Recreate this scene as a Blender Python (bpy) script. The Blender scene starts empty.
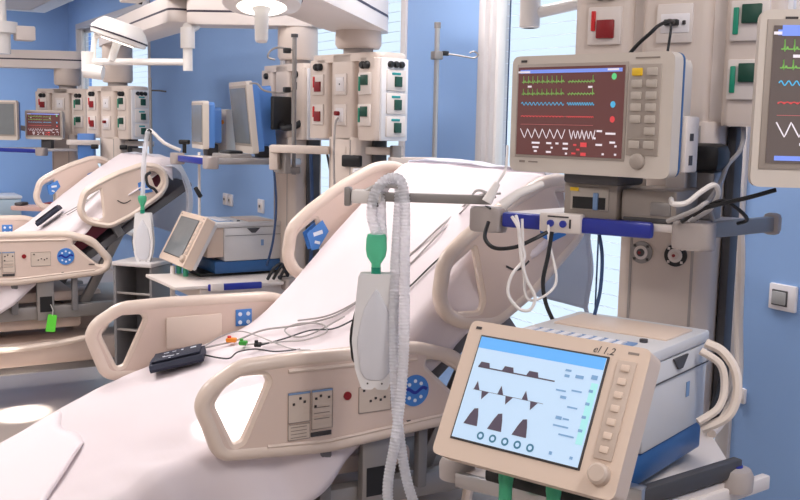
import bpy, bmesh, math, random
from math import sin, cos, pi, radians, atan2, hypot
from mathutils import Vector, Matrix, noise
from mathutils.geometry import tessellate_polygon
random.seed(7)
scene = bpy.context.scene
COL = scene.collection

# ------------------------------------------------------------------ camera, world, exposure, large lights
# the ward: X runs towards the window wall, Y runs along it, Z up
cam_d = bpy.data.cameras.new('camera'); cam = bpy.data.objects.new('camera', cam_d); COL.objects.link(cam)
cam_d.sensor_width = 36.0; cam_d.lens = 45.0; cam_d.clip_start = 0.05
def cam_matrix(pitch, roll, yaw):
    y, p, r = radians(yaw), radians(pitch), radians(roll)
    fw = Vector((-sin(y)*cos(p), cos(y)*cos(p), -sin(p)))
    rt = Vector((cos(y), sin(y), 0)); up = rt.cross(fw)
    rt2 = rt*cos(r)+up*sin(r); up2 = up*cos(r)-rt*sin(r)
    m = Matrix((rt2, up2, -fw)).transposed()
    return Matrix.Translation((0, 0, 1.55)) @ m.to_4x4()
cam.matrix_world = cam_matrix(7.3, 1.15, -30)
scene.camera = cam
scene.view_settings.view_transform = 'Standard'
scene.view_settings.look = 'None'
scene.view_settings.gamma = 1.0
scene.view_settings.use_curve_mapping = False
scene.view_settings.exposure = 0.34

w = bpy.data.worlds.new('overcast_sky'); scene.world = w; w.use_nodes = True
bg = w.node_tree.nodes['Background']; bg.inputs[0].default_value = (0.68, 0.83, 1.0, 1); bg.inputs[1].default_value = 0.92

CEIL = 2.9
def area_light(name, loc, size, power, color, rot=(0, 0, 0)):
    l = bpy.data.lights.new(name, 'AREA'); l.shape = 'RECTANGLE'; l.size = size[0]; l.size_y = size[1]
    l.energy = power; l.color = color
    o = bpy.data.objects.new(name, l); COL.objects.link(o); o.location = loc; o.rotation_euler = rot
    return o
CEIL_LAMPS = [(-0.9, 0.2), (1.95, 3.0), (-0.9, 3.6), (0.4, 4.6), (-0.9, 7.0), (0.5, 7.6), (0.9, 10.4), (1.5, 0.1)]
for (x, y) in CEIL_LAMPS:
    area_light('ceiling_lamp_light', (x, y, CEIL-0.06), (0.55, 1.15), 24 if y < 2 else (22 if x > 1.9 else 28), (1.0, 0.945, 0.93))

# ------------------------------------------------------------------ materials
MATS = {}
def mat(name, col, rough=0.5, metal=0.0, var=0.04, scale=12.0, bump=0.0, bscale=60.0, emit=0.0, ecol=None, alpha=1.0, trans=0.0, ior=1.45, sub=0.0, coat=0.0):
    m = bpy.data.materials.new(name); m.use_nodes = True
    nt = m.node_tree; b = nt.nodes['Principled BSDF']
    b.inputs['Roughness'].default_value = rough; b.inputs['Metallic'].default_value = metal
    c = (*col, 1)
    if var > 0:
        tc = nt.nodes.new('ShaderNodeTexCoord'); n = nt.nodes.new('ShaderNodeTexNoise')
        n.inputs['Scale'].default_value = scale; n.inputs['Detail'].default_value = 4
        mx = nt.nodes.new('ShaderNodeMix'); mx.data_type = 'RGBA'
        mx.inputs[6].default_value = tuple(min(1, v*(1-var)) for v in col)+(1,)
        mx.inputs[7].default_value = tuple(min(1, v*(1+var)) for v in col)+(1,)
        nt.links.new(tc.outputs['Object'], n.inputs['Vector']); nt.links.new(n.outputs['Fac'], mx.inputs[0])
        nt.links.new(mx.outputs[2], b.inputs['Base Color'])
    else:
        b.inputs['Base Color'].default_value = c
    if bump > 0:
        tc2 = nt.nodes.new('ShaderNodeTexCoord'); n2 = nt.nodes.new('ShaderNodeTexNoise'); n2.inputs['Scale'].default_value = bscale
        bp = nt.nodes.new('ShaderNodeBump'); bp.inputs['Strength'].default_value = bump; bp.inputs['Distance'].default_value = 0.01
        nt.links.new(tc2.outputs['Object'], n2.inputs['Vector']); nt.links.new(n2.outputs['Fac'], bp.inputs['Height'])
        nt.links.new(bp.outputs['Normal'], b.inputs['Normal'])
    if emit > 0:
        b.inputs['Emission Color'].default_value = (*(ecol or col), 1); b.inputs['Emission Strength'].default_value = emit
    if alpha < 1: b.inputs['Alpha'].default_value = alpha
    if trans > 0:
        b.inputs['Transmission Weight'].default_value = trans; b.inputs['IOR'].default_value = ior
    if coat > 0: b.inputs['Coat Weight'].default_value = coat
    MATS[name] = m
    return m
def srgb(r, g, b):
    f = lambda v: (v/255/12.92) if v/255 <= 0.04045 else ((v/255+0.055)/1.055)**2.4
    return (f(r), f(g), f(b))
mat('wall_blue', srgb(140, 174, 222), 0.55, var=0.05, scale=1.2, bump=0.04, bscale=220)
mat('floor', srgb(180, 168, 160), 0.28, var=0.06, scale=3.0)
mat('ceiling', srgb(232, 230, 228), 0.8, var=0.02)
mat('white_wall', srgb(225, 222, 218), 0.7, var=0.02)
mat('frame_alu', srgb(205, 200, 200), 0.42, 0.1, var=0.03)
mat('sill_white', srgb(225, 222, 220), 0.5, var=0.02)
mat('glass', (1, 1, 1), 0.0, var=0, trans=1.0, ior=1.02)
mat('slat', srgb(232, 240, 250), 0.5, 0.0, var=0.02)
mat('beige', srgb(217, 195, 182), 0.38, var=0.025, scale=6, coat=0.15)
mat('beige_rim', srgb(224, 206, 192), 0.33, var=0.02, scale=6, coat=0.2)
mat('pend_beige', srgb(214, 200, 190), 0.45, var=0.025, scale=5)
mat('pend_light', srgb(224, 214, 208), 0.45, var=0.02, scale=5)
mat('pend_grey', srgb(168, 160, 156), 0.45, var=0.03)
mat('pend_white', srgb(226, 224, 226), 0.4, var=0.02)
mat('sheet', srgb(233, 222, 225), 0.85, var=0.015, scale=4, bump=0.05, bscale=420)
_nt = MATS['sheet'].node_tree; _b = _nt.nodes['Principled BSDF']; _t = _nt.nodes.new('ShaderNodeBsdfTranslucent'); _t.inputs[0].default_value = (*srgb(236, 226, 230), 1)
_m = _nt.nodes.new('ShaderNodeMixShader'); _m.inputs[0].default_value = .10; _o = _nt.nodes['Material Output']
_nt.links.new(_b.outputs[0], _m.inputs[1]); _nt.links.new(_t.outputs[0], _m.inputs[2]); _nt.links.new(_m.outputs[0], _o.inputs[0])
mat('thin_cloth', srgb(240, 240, 246), 0.85, var=0.015, scale=4)
_nt = MATS['thin_cloth'].node_tree; _b = _nt.nodes['Principled BSDF']; _t = _nt.nodes.new('ShaderNodeBsdfTranslucent'); _t.inputs[0].default_value = (*srgb(236, 236, 242), 1)
_m = _nt.nodes.new('ShaderNodeMixShader'); _m.inputs[0].default_value = .5; _o = _nt.nodes['Material Output']
_nt.links.new(_b.outputs[0], _m.inputs[1]); _nt.links.new(_t.outputs[0], _m.inputs[2]); _nt.links.new(_m.outputs[0], _o.inputs[0])
mat('blanket', srgb(234, 224, 227), 0.85, var=0.015, scale=4, bump=0.08, bscale=300)
mat('mattress', srgb(120, 45, 62), 0.6, var=0.06)
mat('deck_grey', srgb(120, 118, 120), 0.5, var=0.05)
mat('steel', srgb(190, 188, 188), 0.28, 0.85, var=0.04)
mat('bar_grey', srgb(150, 145, 142), 0.4, 0.4, var=0.04)
mat('dark_grey', srgb(70, 68, 70), 0.5, var=0.08)
mat('black', srgb(22, 22, 25), 0.45, var=0.1)
mat('seam', srgb(52, 42, 58), 0.5, var=0.05)
mat('monitor_bezel', srgb(208, 198, 188), 0.42, var=0.02)
mat('monitor_key_area', srgb(165, 154, 145), 0.45, var=0.03)
mat('key', srgb(186, 176, 166), 0.45, var=0.02)
mat('key_yellow', srgb(232, 190, 40), 0.45, var=0.02)
mat('monitor_blue', srgb(84, 134, 205), 0.42, var=0.03)
mat('rail_blue', srgb(30, 45, 150), 0.35, var=0.06, coat=0.2)
mat('base_blue', srgb(48, 95, 150), 0.4, var=0.05)
mat('knob_grey', srgb(168, 158, 154), 0.55, var=0.04)
mat('vent_body', srgb(210, 208, 208), 0.42, var=0.02)
mat('vent_bezel', srgb(218, 197, 180), 0.4, var=0.02)
mat('vent_keys', srgb(196, 178, 164), 0.45, var=0.03)
mat('screen_off', srgb(120, 125, 128), 0.15, var=0.1, scale=20)
mat('ecg_bg', srgb(70, 48, 48), 0.25, var=0.03, emit=0.14, ecol=srgb(190, 112, 108))
mat('ecg_bg_grey', srgb(78, 70, 68), 0.25, var=0.03, emit=0.14, ecol=srgb(175, 155, 150))
mat('ecg_header', srgb(110, 130, 210), 0.3, var=0, emit=0.4, ecol=srgb(130, 160, 245))
mat('ecg_green', srgb(120, 176, 88), 0.4, var=0, emit=0.30)
mat('ecg_mint', srgb(88, 188, 120), 0.4, var=0, emit=0.50)
mat('ecg_cyan', srgb(72, 160, 200), 0.4, var=0, emit=0.50)
mat('ecg_red', srgb(196, 64, 68), 0.4, var=0, emit=0.50)
mat('ecg_pink', srgb(192, 104, 104), 0.4, var=0, emit=0.25)
mat('ecg_white', srgb(200, 195, 200), 0.4, var=0, emit=0.45, ecol=srgb(235, 225, 235))
mat('vs_bg', srgb(150, 175, 200), 0.3, var=0.01, emit=0.42, ecol=srgb(205, 228, 250))
mat('vs_header', srgb(80, 140, 200), 0.3, var=0.01, emit=0.42, ecol=srgb(110, 185, 250))
mat('vs_shape', srgb(92, 82, 100), 0.4, var=0)
mat('vs_teal', srgb(130, 190, 195), 0.4, var=0, emit=0.40, ecol=srgb(180, 235, 235))
mat('vs_text', srgb(120, 160, 200), 0.4, var=0, emit=0.2)
mat('vs_button', srgb(60, 120, 150), 0.4, var=0, emit=0.1)
mat('red', srgb(205, 30, 35), 0.4, var=0.05)
mat('dark_red', srgb(135, 18, 26), 0.4, var=0.05)
mat('socket_green', srgb(20, 140, 110), 0.4, var=0.05)
mat('socket_dark', srgb(18, 70, 55), 0.4, var=0.15, scale=60)
mat('teal', srgb(40, 150, 150), 0.4, var=0.05)
mat('green_plastic', srgb(105, 208, 165), 0.3, var=0.05, trans=0.45, ior=1.08)
mat('tag_green', srgb(95, 215, 60), 0.5, var=0.04)
mat('hose_clear', srgb(242, 242, 246), 0.3, var=0.02, trans=0.5, ior=1.06)
mat('tube_white', srgb(228, 222, 218), 0.4, var=0.02)
mat('tube_beige', srgb(222, 208, 196), 0.4, var=0.02)
mat('lung_bag', srgb(214, 214, 220), 0.45, var=0.02)
mat('lung_frame', srgb(228, 226, 226), 0.4, var=0.02)
mat('cuff', srgb(36, 40, 58), 0.8, var=0.12, scale=40, bump=0.2, bscale=300)
mat('orange', srgb(235, 140, 40), 0.4, var=0.03)
mat('clip_green', srgb(60, 160, 60), 0.4, var=0.03)
mat('emblem_blue', srgb(70, 130, 205), 0.35, var=0.04)
mat('emblem_white', srgb(225, 232, 242), 0.4, var=0)
mat('decal', srgb(206, 190, 176), 0.4, var=0.02)
mat('decal_line', srgb(140, 128, 120), 0.5, var=0)
mat('decal_blue', srgb(120, 150, 190), 0.5, var=0)
mat('ink', srgb(60, 55, 55), 0.5, var=0)
mat('lamp_white', srgb(236, 232, 228), 0.35, var=0.02, coat=0.3)
mat('lamp_lens', srgb(250, 246, 236), 0.4, var=0, emit=1.6, ecol=(1, 0.96, 0.88))
mat('ceiling_diffuser', srgb(250, 246, 240), 0.5, var=0, emit=1.5, ecol=(1, 0.94, 0.9))
mat('cabinet', srgb(190, 205, 215), 0.45, var=0.02)
mat('switch_white', srgb(232, 228, 230), 0.35, var=0.01)
mat('switch_grey', srgb(165, 165, 165), 0.4, var=0.02)
mat('cable_grey', srgb(165, 160, 158), 0.45, var=0.03)
mat('cable_dark', srgb(40, 42, 46), 0.45, var=0.03)
mat('cable_blue', srgb(45, 70, 110), 0.45, var=0.03)
mat('chair_pink', srgb(214, 178, 170), 0.5, var=0.04)

# ------------------------------------------------------------------ mesh building helpers
def catmull(pts, n=8, closed=False):
    P = [Vector(p) for p in pts]; N = len(P); out = []
    rng = range(N if closed else N-1)
    for i in rng:
        g = (lambda k: P[k % N]) if closed else (lambda k: P[max(0, min(N-1, k))])
        a, b, c, d = g(i-1), g(i), g(i+1), g(i+2)
        for k in range(n):
            t = k/n
            out.append(0.5*((2*b)+(c-a)*t+(2*a-5*b+4*c-d)*t*t+(3*b-a-3*c+d)*t**3))
    if not closed: out.append(P[-1])
    return out
def fillet(poly, r=0.02, n=5):
    out = []; N = len(poly)
    for i in range(N):
        p, a, b = Vector(poly[i]), Vector(poly[i-1]), Vector(poly[(i+1) % N])
        da, db = a-p, b-p
        rr = min(r, da.length*0.45, db.length*0.45)
        s, e = p+da.normalized()*rr, p+db.normalized()*rr
        for k in range(n+1):
            t = k/n
            out.append((1-t)**2*s+2*t*(1-t)*p+t*t*e)
    return [tuple(v) for v in out]
class B:
    def __init__(s, M=None): s.bm = bmesh.new(); s.M = M or Matrix()
    def v(s, p): return s.bm.verts.new(s.M @ Vector(p))
    def box(s, c, d, bev=0.0, rot=None, seg=2):
        m = Matrix.Translation(c) @ (rot.to_4x4() if rot else Matrix()) @ Matrix.Diagonal((d[0], d[1], d[2], 1))
        r = bmesh.ops.create_cube(s.bm, size=1.0, matrix=s.M @ m)
        if bev > 0:
            vs = set(r['verts']); es = [e for e in s.bm.edges if e.verts[0] in vs and e.verts[1] in vs]
            bmesh.ops.bevel(s.bm, geom=es, offset=min(bev, min(d)*0.49), segments=seg, profile=0.5, affect='EDGES')
        return s
    def bx(s, x0, x1, y0, y1, z0, z1, bev=0.0):
        return s.box(((x0+x1)/2, (y0+y1)/2, (z0+z1)/2), (abs(x1-x0), abs(y1-y0), abs(z1-z0)), bev)
    def loft(s, rings, cap=True, closed=True):
        R = [[s.v(p) for p in r] for r in rings]; n = len(R[0])
        for a, b in zip(R[:-1], R[1:]):
            for i in range(n if closed else n-1):
                j = (i+1) % n
                try: s.bm.faces.new((a[i], a[j], b[j], b[i]))
                except ValueError: pass
        if cap and closed:
            for r, f in ((R[0], True), (R[-1], False)):
                try: s.bm.faces.new(r[::-1] if f else r)
                except ValueError: pass
        return s
    def tube(s, pts, r, seg=8, smooth=0, closed=False, rfun=None):
        P = catmull(pts, smooth, closed) if smooth else [Vector(p) for p in pts]
        rings = []; N = len(P)
        t0 = (P[1]-P[0]).normalized(); up = Vector((0, 0, 1)) if abs(t0.z) < 0.9 else Vector((1, 0, 0))
        nrm = t0.cross(up).normalized(); L = 0
        for i, p in enumerate(P):
            if closed: t = (P[(i+1) % N]-P[i-1])
            else: t = P[min(i+1, N-1)]-P[max(i-1, 0)]
            t = t.normalized() if t.length > 1e-9 else t0
            nrm = (nrm-t*nrm.dot(t)); nrm = nrm.normalized() if nrm.length > 1e-6 else t.orthogonal().normalized()
            bn = t.cross(nrm)
            if i: L += (p-P[i-1]).length
            rr = rfun(L, i/(N-1)) if rfun else r
            rings.append([p+(nrm*cos(2*pi*k/seg)+bn*sin(2*pi*k/seg))*rr for k in range(seg)])
        if closed: rings.append(rings[0])
        return s.loft(rings, cap=not closed)
    def cyl(s, a, b, r, r2=None, seg=16):
        r2 = r if r2 is None else r2
        a, b = Vector(a), Vector(b); t = (b-a).normalized(); n = t.orthogonal().normalized(); q = t.cross(n)
        return s.loft([[p+(n*cos(2*pi*k/seg)+q*sin(2*pi*k/seg))*rr for k in range(seg)] for p, rr in ((a, r), (b, r2))])
    def lathe(s, prof, o=(0, 0, 0), axis=(0, 0, 1), seg=24):
        o = Vector(o); t = Vector(axis).normalized(); n = t.orthogonal().normalized(); q = t.cross(n)
        return s.loft([[o+t*z+(n*cos(2*pi*k/seg)+q*sin(2*pi*k/seg))*max(r, 1e-4) for k in range(seg)] for r, z in prof])
    def plate(s, outer, holes, y0, y1):
        """outline in x/z with holes, extruded along y from y0 to y1"""
        loops = [outer]+list(holes)
        flat = [p for l in loops for p in l]
        tris = tessellate_polygon([[Vector((p[0], p[1], 0)) for p in l] for l in loops])
        F = [s.v((p[0], y0, p[1])) for p in flat]; K = [s.v((p[0], y1, p[1])) for p in flat]
        for a, b, c in tris:
            try:
                s.bm.faces.new((F[a], F[b], F[c])); s.bm.faces.new((K[c], K[b], K[a]))
            except ValueError: pass
        i0 = 0
        for l in loops:
            n = len(l)
            for i in range(n):
                j = (i+1) % n
                s.bm.faces.new((F[i0+i], F[i0+j], K[i0+j], K[i0+i]))
            i0 += n
        return s
    def prism(s, poly, z0, z1, bev=0.0):
        """plan outline in x/y, extruded up"""
        n0 = len(s.bm.verts)
        a = [s.v((p[0], p[1], z0)) for p in poly]; b = [s.v((p[0], p[1], z1)) for p in poly]
        n = len(poly)
        for i in range(n): s.bm.faces.new((a[i], a[(i+1) % n], b[(i+1) % n], b[i]))
        f1 = s.bm.faces.new(a[::-1]); f2 = s.bm.faces.new(b)
        if bev > 0:
            es = list({e for f in (f1, f2) for e in f.edges})
            bmesh.ops.bevel(s.bm, geom=es, offset=bev, segments=2, profile=0.5, affect='EDGES')
        return s
    def ribbon(s, pts, wd, y=0.0):
        """thin flat line in the x/z plane"""
        P = [Vector((p[0], 0, p[1])) for p in pts]; prev = None
        for i, p in enumerate(P):
            t = (P[min(i+1, len(P)-1)]-P[max(i-1, 0)]).normalized(); n = Vector((-t.z, 0, t.x))*wd/2
            a, b = s.v((p.x+n.x, y, p.z+n.z)), s.v((p.x-n.x, y, p.z-n.z))
            if prev: s.bm.faces.new((prev[0], prev[1], b, a))
            prev = (a, b)
        return s
    def poly(s, pts, y=0.0):
        s.bm.faces.new([s.v((p[0], y, p[1])) for p in pts]); return s
    def rect(s, x0, x1, z0, z1, y=0.0): return s.poly([(x0, z0), (x1, z0), (x1, z1), (x0, z1)], y)
    def build(s, name, m, parent=None, angle=38, thick=0):
        bmesh.ops.recalc_face_normals(s.bm, faces=s.bm.faces)
        me = bpy.data.meshes.new(name); s.bm.to_mesh(me); s.bm.free()
        for p in me.polygons: p.use_smooth = True
        me.set_sharp_from_angle(angle=radians(angle))
        me.materials.append(MATS[m])
        o = bpy.data.objects.new(name, me); COL.objects.link(o)
        if parent: o.parent = parent
        return o
def tag(o, label=None, cat=None, group=None, kind=None):
    if label: o['label'] = label
    if cat: o['category'] = cat
    if group: o['group'] = group
    if kind: o['kind'] = kind
    return o
def empty(name, loc=(0, 0, 0), rz=0.0):
    o = bpy.data.objects.new(name, None); COL.objects.link(o); o.location = loc; o.rotation_euler = (0, 0, rz)
    o.empty_display_size = 0.1
    return o
def thing(name, label, cat, loc=(0, 0, 0), yaw=None, group=None):
    """yaw = compass angle the front faces; local x = right seen from the front, y = depth, z = up"""
    o = empty(name, loc, 0 if yaw is None else radians(yaw+90)); return tag(o, label, cat, group)
def copy_tree(o, parent=None):
    c = o.copy(); COL.objects.link(c); c.parent = parent
    for ch in o.children: copy_tree(ch, c)
    return c
def struct(o): o['kind'] = 'structure'; return o
def tilt(c, deg):
    """frame of a tilted panel: rotates about local x so that the front (-y) looks up by deg"""
    return Matrix.Translation(c) @ Matrix.Rotation(-radians(deg), 4, 'X')
def text(name, body, size, M, m, parent, align='LEFT'):
    cu = bpy.data.curves.new(name, 'FONT'); cu.body = body; cu.size = size; cu.align_x = align; cu.shear = .3; cu.resolution_u = 2
    t = bpy.data.objects.new(name, cu); COL.objects.link(t)
    dg = bpy.context.evaluated_depsgraph_get()
    me = bpy.data.meshes.new_from_object(t.evaluated_get(dg)); bpy.data.objects.remove(t)
    me.transform(M @ Matrix.Rotation(pi/2, 4, 'X')); me.materials.clear(); me.materials.append(MATS[m])
    o = bpy.data.objects.new(name, me); COL.objects.link(o); o.parent = parent
    return o

# ------------------------------------------------------------------ the room
WX = 2.5
def wall_with_windows(name, y0, y1, wins):
    """window wall in the plane X = WX, 0.25 thick, with openings wins = (ya, yb, za, zb)"""
    b = B(); cur = y0
    for (ya, yb, za, zb) in wins:
        b.bx(WX, WX+0.12, cur, ya, 0, CEIL); b.bx(WX, WX+0.12, ya, yb, 0, za); b.bx(WX, WX+0.12, ya, yb, zb, CEIL); cur = yb
    b.bx(WX, WX+0.12, cur, y1, 0, CEIL)
    return struct(b.build(name, 'wall_blue'))
YN, YF, XL = -2.6, 12.0, -3.4
WINS = [(2.17, 3.67, 0.45, 2.55), (4.30, 5.85, 0.45, 2.55), (8.72, 11.6, 0.45, 2.55)]
wall_with_windows('wall_right', YN, YF, WINS)
struct(B().bx(XL-0.15, WX+0.25, YF, YF+0.15, 0, CEIL).build('wall_far', 'wall_blue'))
struct(B().bx(XL-0.15, WX+0.25, YN-0.15, YN, 0, CEIL).build('wall_back', 'white_wall'))
struct(B().bx(XL-0.15, XL, YN, YF, 0, CEIL).build('wall_left', 'white_wall'))
struct(B().bx(XL-0.15, WX+0.25, YN-0.15, YF+0.15, -0.1, 0).build('floor', 'floor'))
struct(B().bx(XL-0.15, WX+0.25, YN-0.15, YF+0.15, CEIL, CEIL+0.1).build('ceiling', 'ceiling'))
struct(B().bx(WX-0.012, WX, YN, YF, 0, 0.09, 0.004).build('baseboard_right', 'frame_alu'))
struct(B().bx(XL, WX-0.012, YF-0.012, YF, 0, 0.09, 0.004).build('baseboard_far', 'frame_alu'))
for i, (ya, yb, za, zb) in enumerate(WINS):
    t = empty('window_%d' % (i+1), (WX, (ya+yb)/2, za)); struct(t)
    hw = (yb-ya)/2; h = zb-za
    # deep aluminium jambs that stand proud of the wall
    for s_ in (-1, 1):
        j = B(); j.bx(-0.012, 0.12, s_*hw, s_*(hw-0.05), 0, h, 0.005); j.bx(0.01, 0.10, s_*(hw-0.05), s_*(hw-0.075), 0.0, h, 0.004)
        j.build('jamb', 'frame_alu', t)
        B().bx(0.03, 0.07, s_*(hw-0.075), s_*(hw-0.095), 0.02, h-0.02, 0.004).build('sash_stile', 'sill_white', t)
    B().bx(-0.012, 0.12, -hw+.05, hw-.05, h-0.06, h, 0.006).build('head_rail', 'frame_alu', t)
    B().bx(-0.06, 0.12, -hw+.05, hw-.05, 0, 0.04, 0.008).build('window_sill', 'sill_white', t)
    B().bx(0.05, 0.056, -hw+0.03, hw-0.03, 0.03, h-0.03).build('pane', 'glass', t)
    bl = thing('venetian_blind', ['pale blue venetian blind in the window beside the light switch',
        'pale blue venetian blind in the window behind the console pendant with the infusion pole',
        'pale blue venetian blind in the window nearest the far wall'][i], 'blind', (WX+0.088, (ya+yb)/2, za))
    sl = B()
    n = int((h-0.1)/0.05)
    for k in range(n):
        sl.box((0, 0, 0.06+k*0.05), (0.012, 2*hw-0.16, 0.0008), rot=Matrix.Rotation(radians(2), 3, 'Y'))
    sl.build('slats', 'slat', bl)['kind'] = 'stuff'
    for yy in (-hw+0.13, 0, hw-0.13):
        B().bx(-0.026, -0.024, yy-0.004, yy+0.004, 0.05, h-0.08).build('ladder_tape', 'cable_blue', bl)
    B().bx(-0.02, 0.02, -hw+0.08, hw-0.08, h-0.1, h-0.06, 0.003).build('blind_head_box', 'frame_alu', bl)
# ceiling luminaires (their light is set at the top)
for (x, y) in CEIL_LAMPS:
    t = thing('ceiling_lamp', 'flat rectangular ceiling lamp with white diffuser', 'lamp', (x, y, CEIL-0.05), group='ceiling lamps')
    fr = B(); fr.bx(-0.31, 0.31, -0.61, -0.58, 0, 0.05); fr.bx(-0.31, 0.31, 0.58, 0.61, 0, 0.05); fr.bx(-0.31, -0.28, -0.58, 0.58, 0, 0.05); fr.bx(0.28, 0.31, -0.58, 0.58, 0, 0.05)
    fr.build('lamp_frame', 'pend_white', t)
    B().bx(-0.28, 0.28, -0.58, 0.58, 0.012, 0.02).build('diffuser', 'ceiling_diffuser', t)

# ------------------------------------------------------------------ hospital beds
BY0, BY1 = 2.27, 3.16            # rail planes of the first bed
BO = Vector((1.2, 2.715, 0))     # its root
FOOT_OUT = fillet([(.80, .722), (.751, .865), (.772, .905), (.85, .957), (1.0, .962), (1.37, .957), (1.50, .917), (1.592, .80), (1.577, .752), (1.53, .732), (1.1, .700)], .03)
FOOT_H1 = fillet([(.782, .862), (.804, .898), (.850, .934), (.930, .932), (.946, .905), (.872, .748), (.836, .742)], .022)
FOOT_H2 = fillet([(1.385, .922), (1.44, .92), (1.53, .862), (1.568, .80), (1.555, .765), (1.51, .768), (1.38, .890)], .022)
HEAD_OUT = fillet([(1.42, 1.072), (1.434, 1.178), (1.50, 1.235), (1.63, 1.322), (1.78, 1.398), (1.86, 1.404), (1.92, 1.378), (1.95, 1.30), (1.92, 1.225), (1.75, 1.07), (1.62, .985), (1.50, .992), (1.445, 1.02)], .035)
def inset(poly, sx, sz):
    cx = (min(p[0] for p in poly)+max(p[0] for p in poly))/2; cz = (min(p[1] for p in poly)+max(p[1] for p in poly))/2
    return [(cx+(p[0]-cx)*sx, cz+(p[1]-cz)*sz) for p in poly]
FOOT_OUT = inset(FOOT_OUT, .968, .90)
HEAD_OUT = inset(HEAD_OUT, .945, .945)
HEAD_H = fillet([(1.446, 1.075), (1.459, 1.166), (1.545, 1.228), (1.585, 1.06), (1.57, 1.020), (1.48, 1.022)], .022)
HEAD_H2 = fillet([(1.80, 1.368), (1.86, 1.372), (1.90, 1.345), (1.915, 1.30), (1.89, 1.25), (1.86, 1.255)], .02)
BM = Matrix.Translation(-BO)
def ring3(poly, y): return [(p[0], y, p[1]) for p in poly]
def circle_poly(cx, cz, r, n=28, a0=0, a1=2*pi): return [(cx+r*cos(a0+(a1-a0)*k/n), cz+r*sin(a0+(a1-a0)*k/n)) for k in range(n)]
def emblem(parent, cx, cz, y, yb, r, BF):
    """round blue emblem plate: disc, white dots and a dark wave; y = outer face, yb = inner face"""
    sg = -1 if y < yb else 1
    d = B(BF); d.cyl((cx, yb, cz), (cx, y+sg*0.003, cz), r, seg=28); d.build('emblem', 'emblem_blue', parent)
    e = B(BF)
    for a, rr in ((45, .6), (135, .6), (225, .6), (315, .6), (90, .62), (270, .62)):
        e.cyl((cx+r*rr*cos(radians(a)), y, cz+r*rr*sin(radians(a))), (cx+r*rr*cos(radians(a)), y+sg*0.0042, cz+r*rr*sin(radians(a))), r*0.12, seg=8)
    e.build('emblem_dots', 'emblem_white', parent)['kind'] = 'stuff'
    wv = B(BF); wv.ribbon([(cx+r*(-.85+1.7*k/16), cz+r*(.02+.14*sin(k/16*2*pi*1.5))) for k in range(17)], r*0.2, y+sg*0.0045); wv.build('emblem_wave', 'rail_blue', parent)
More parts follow.
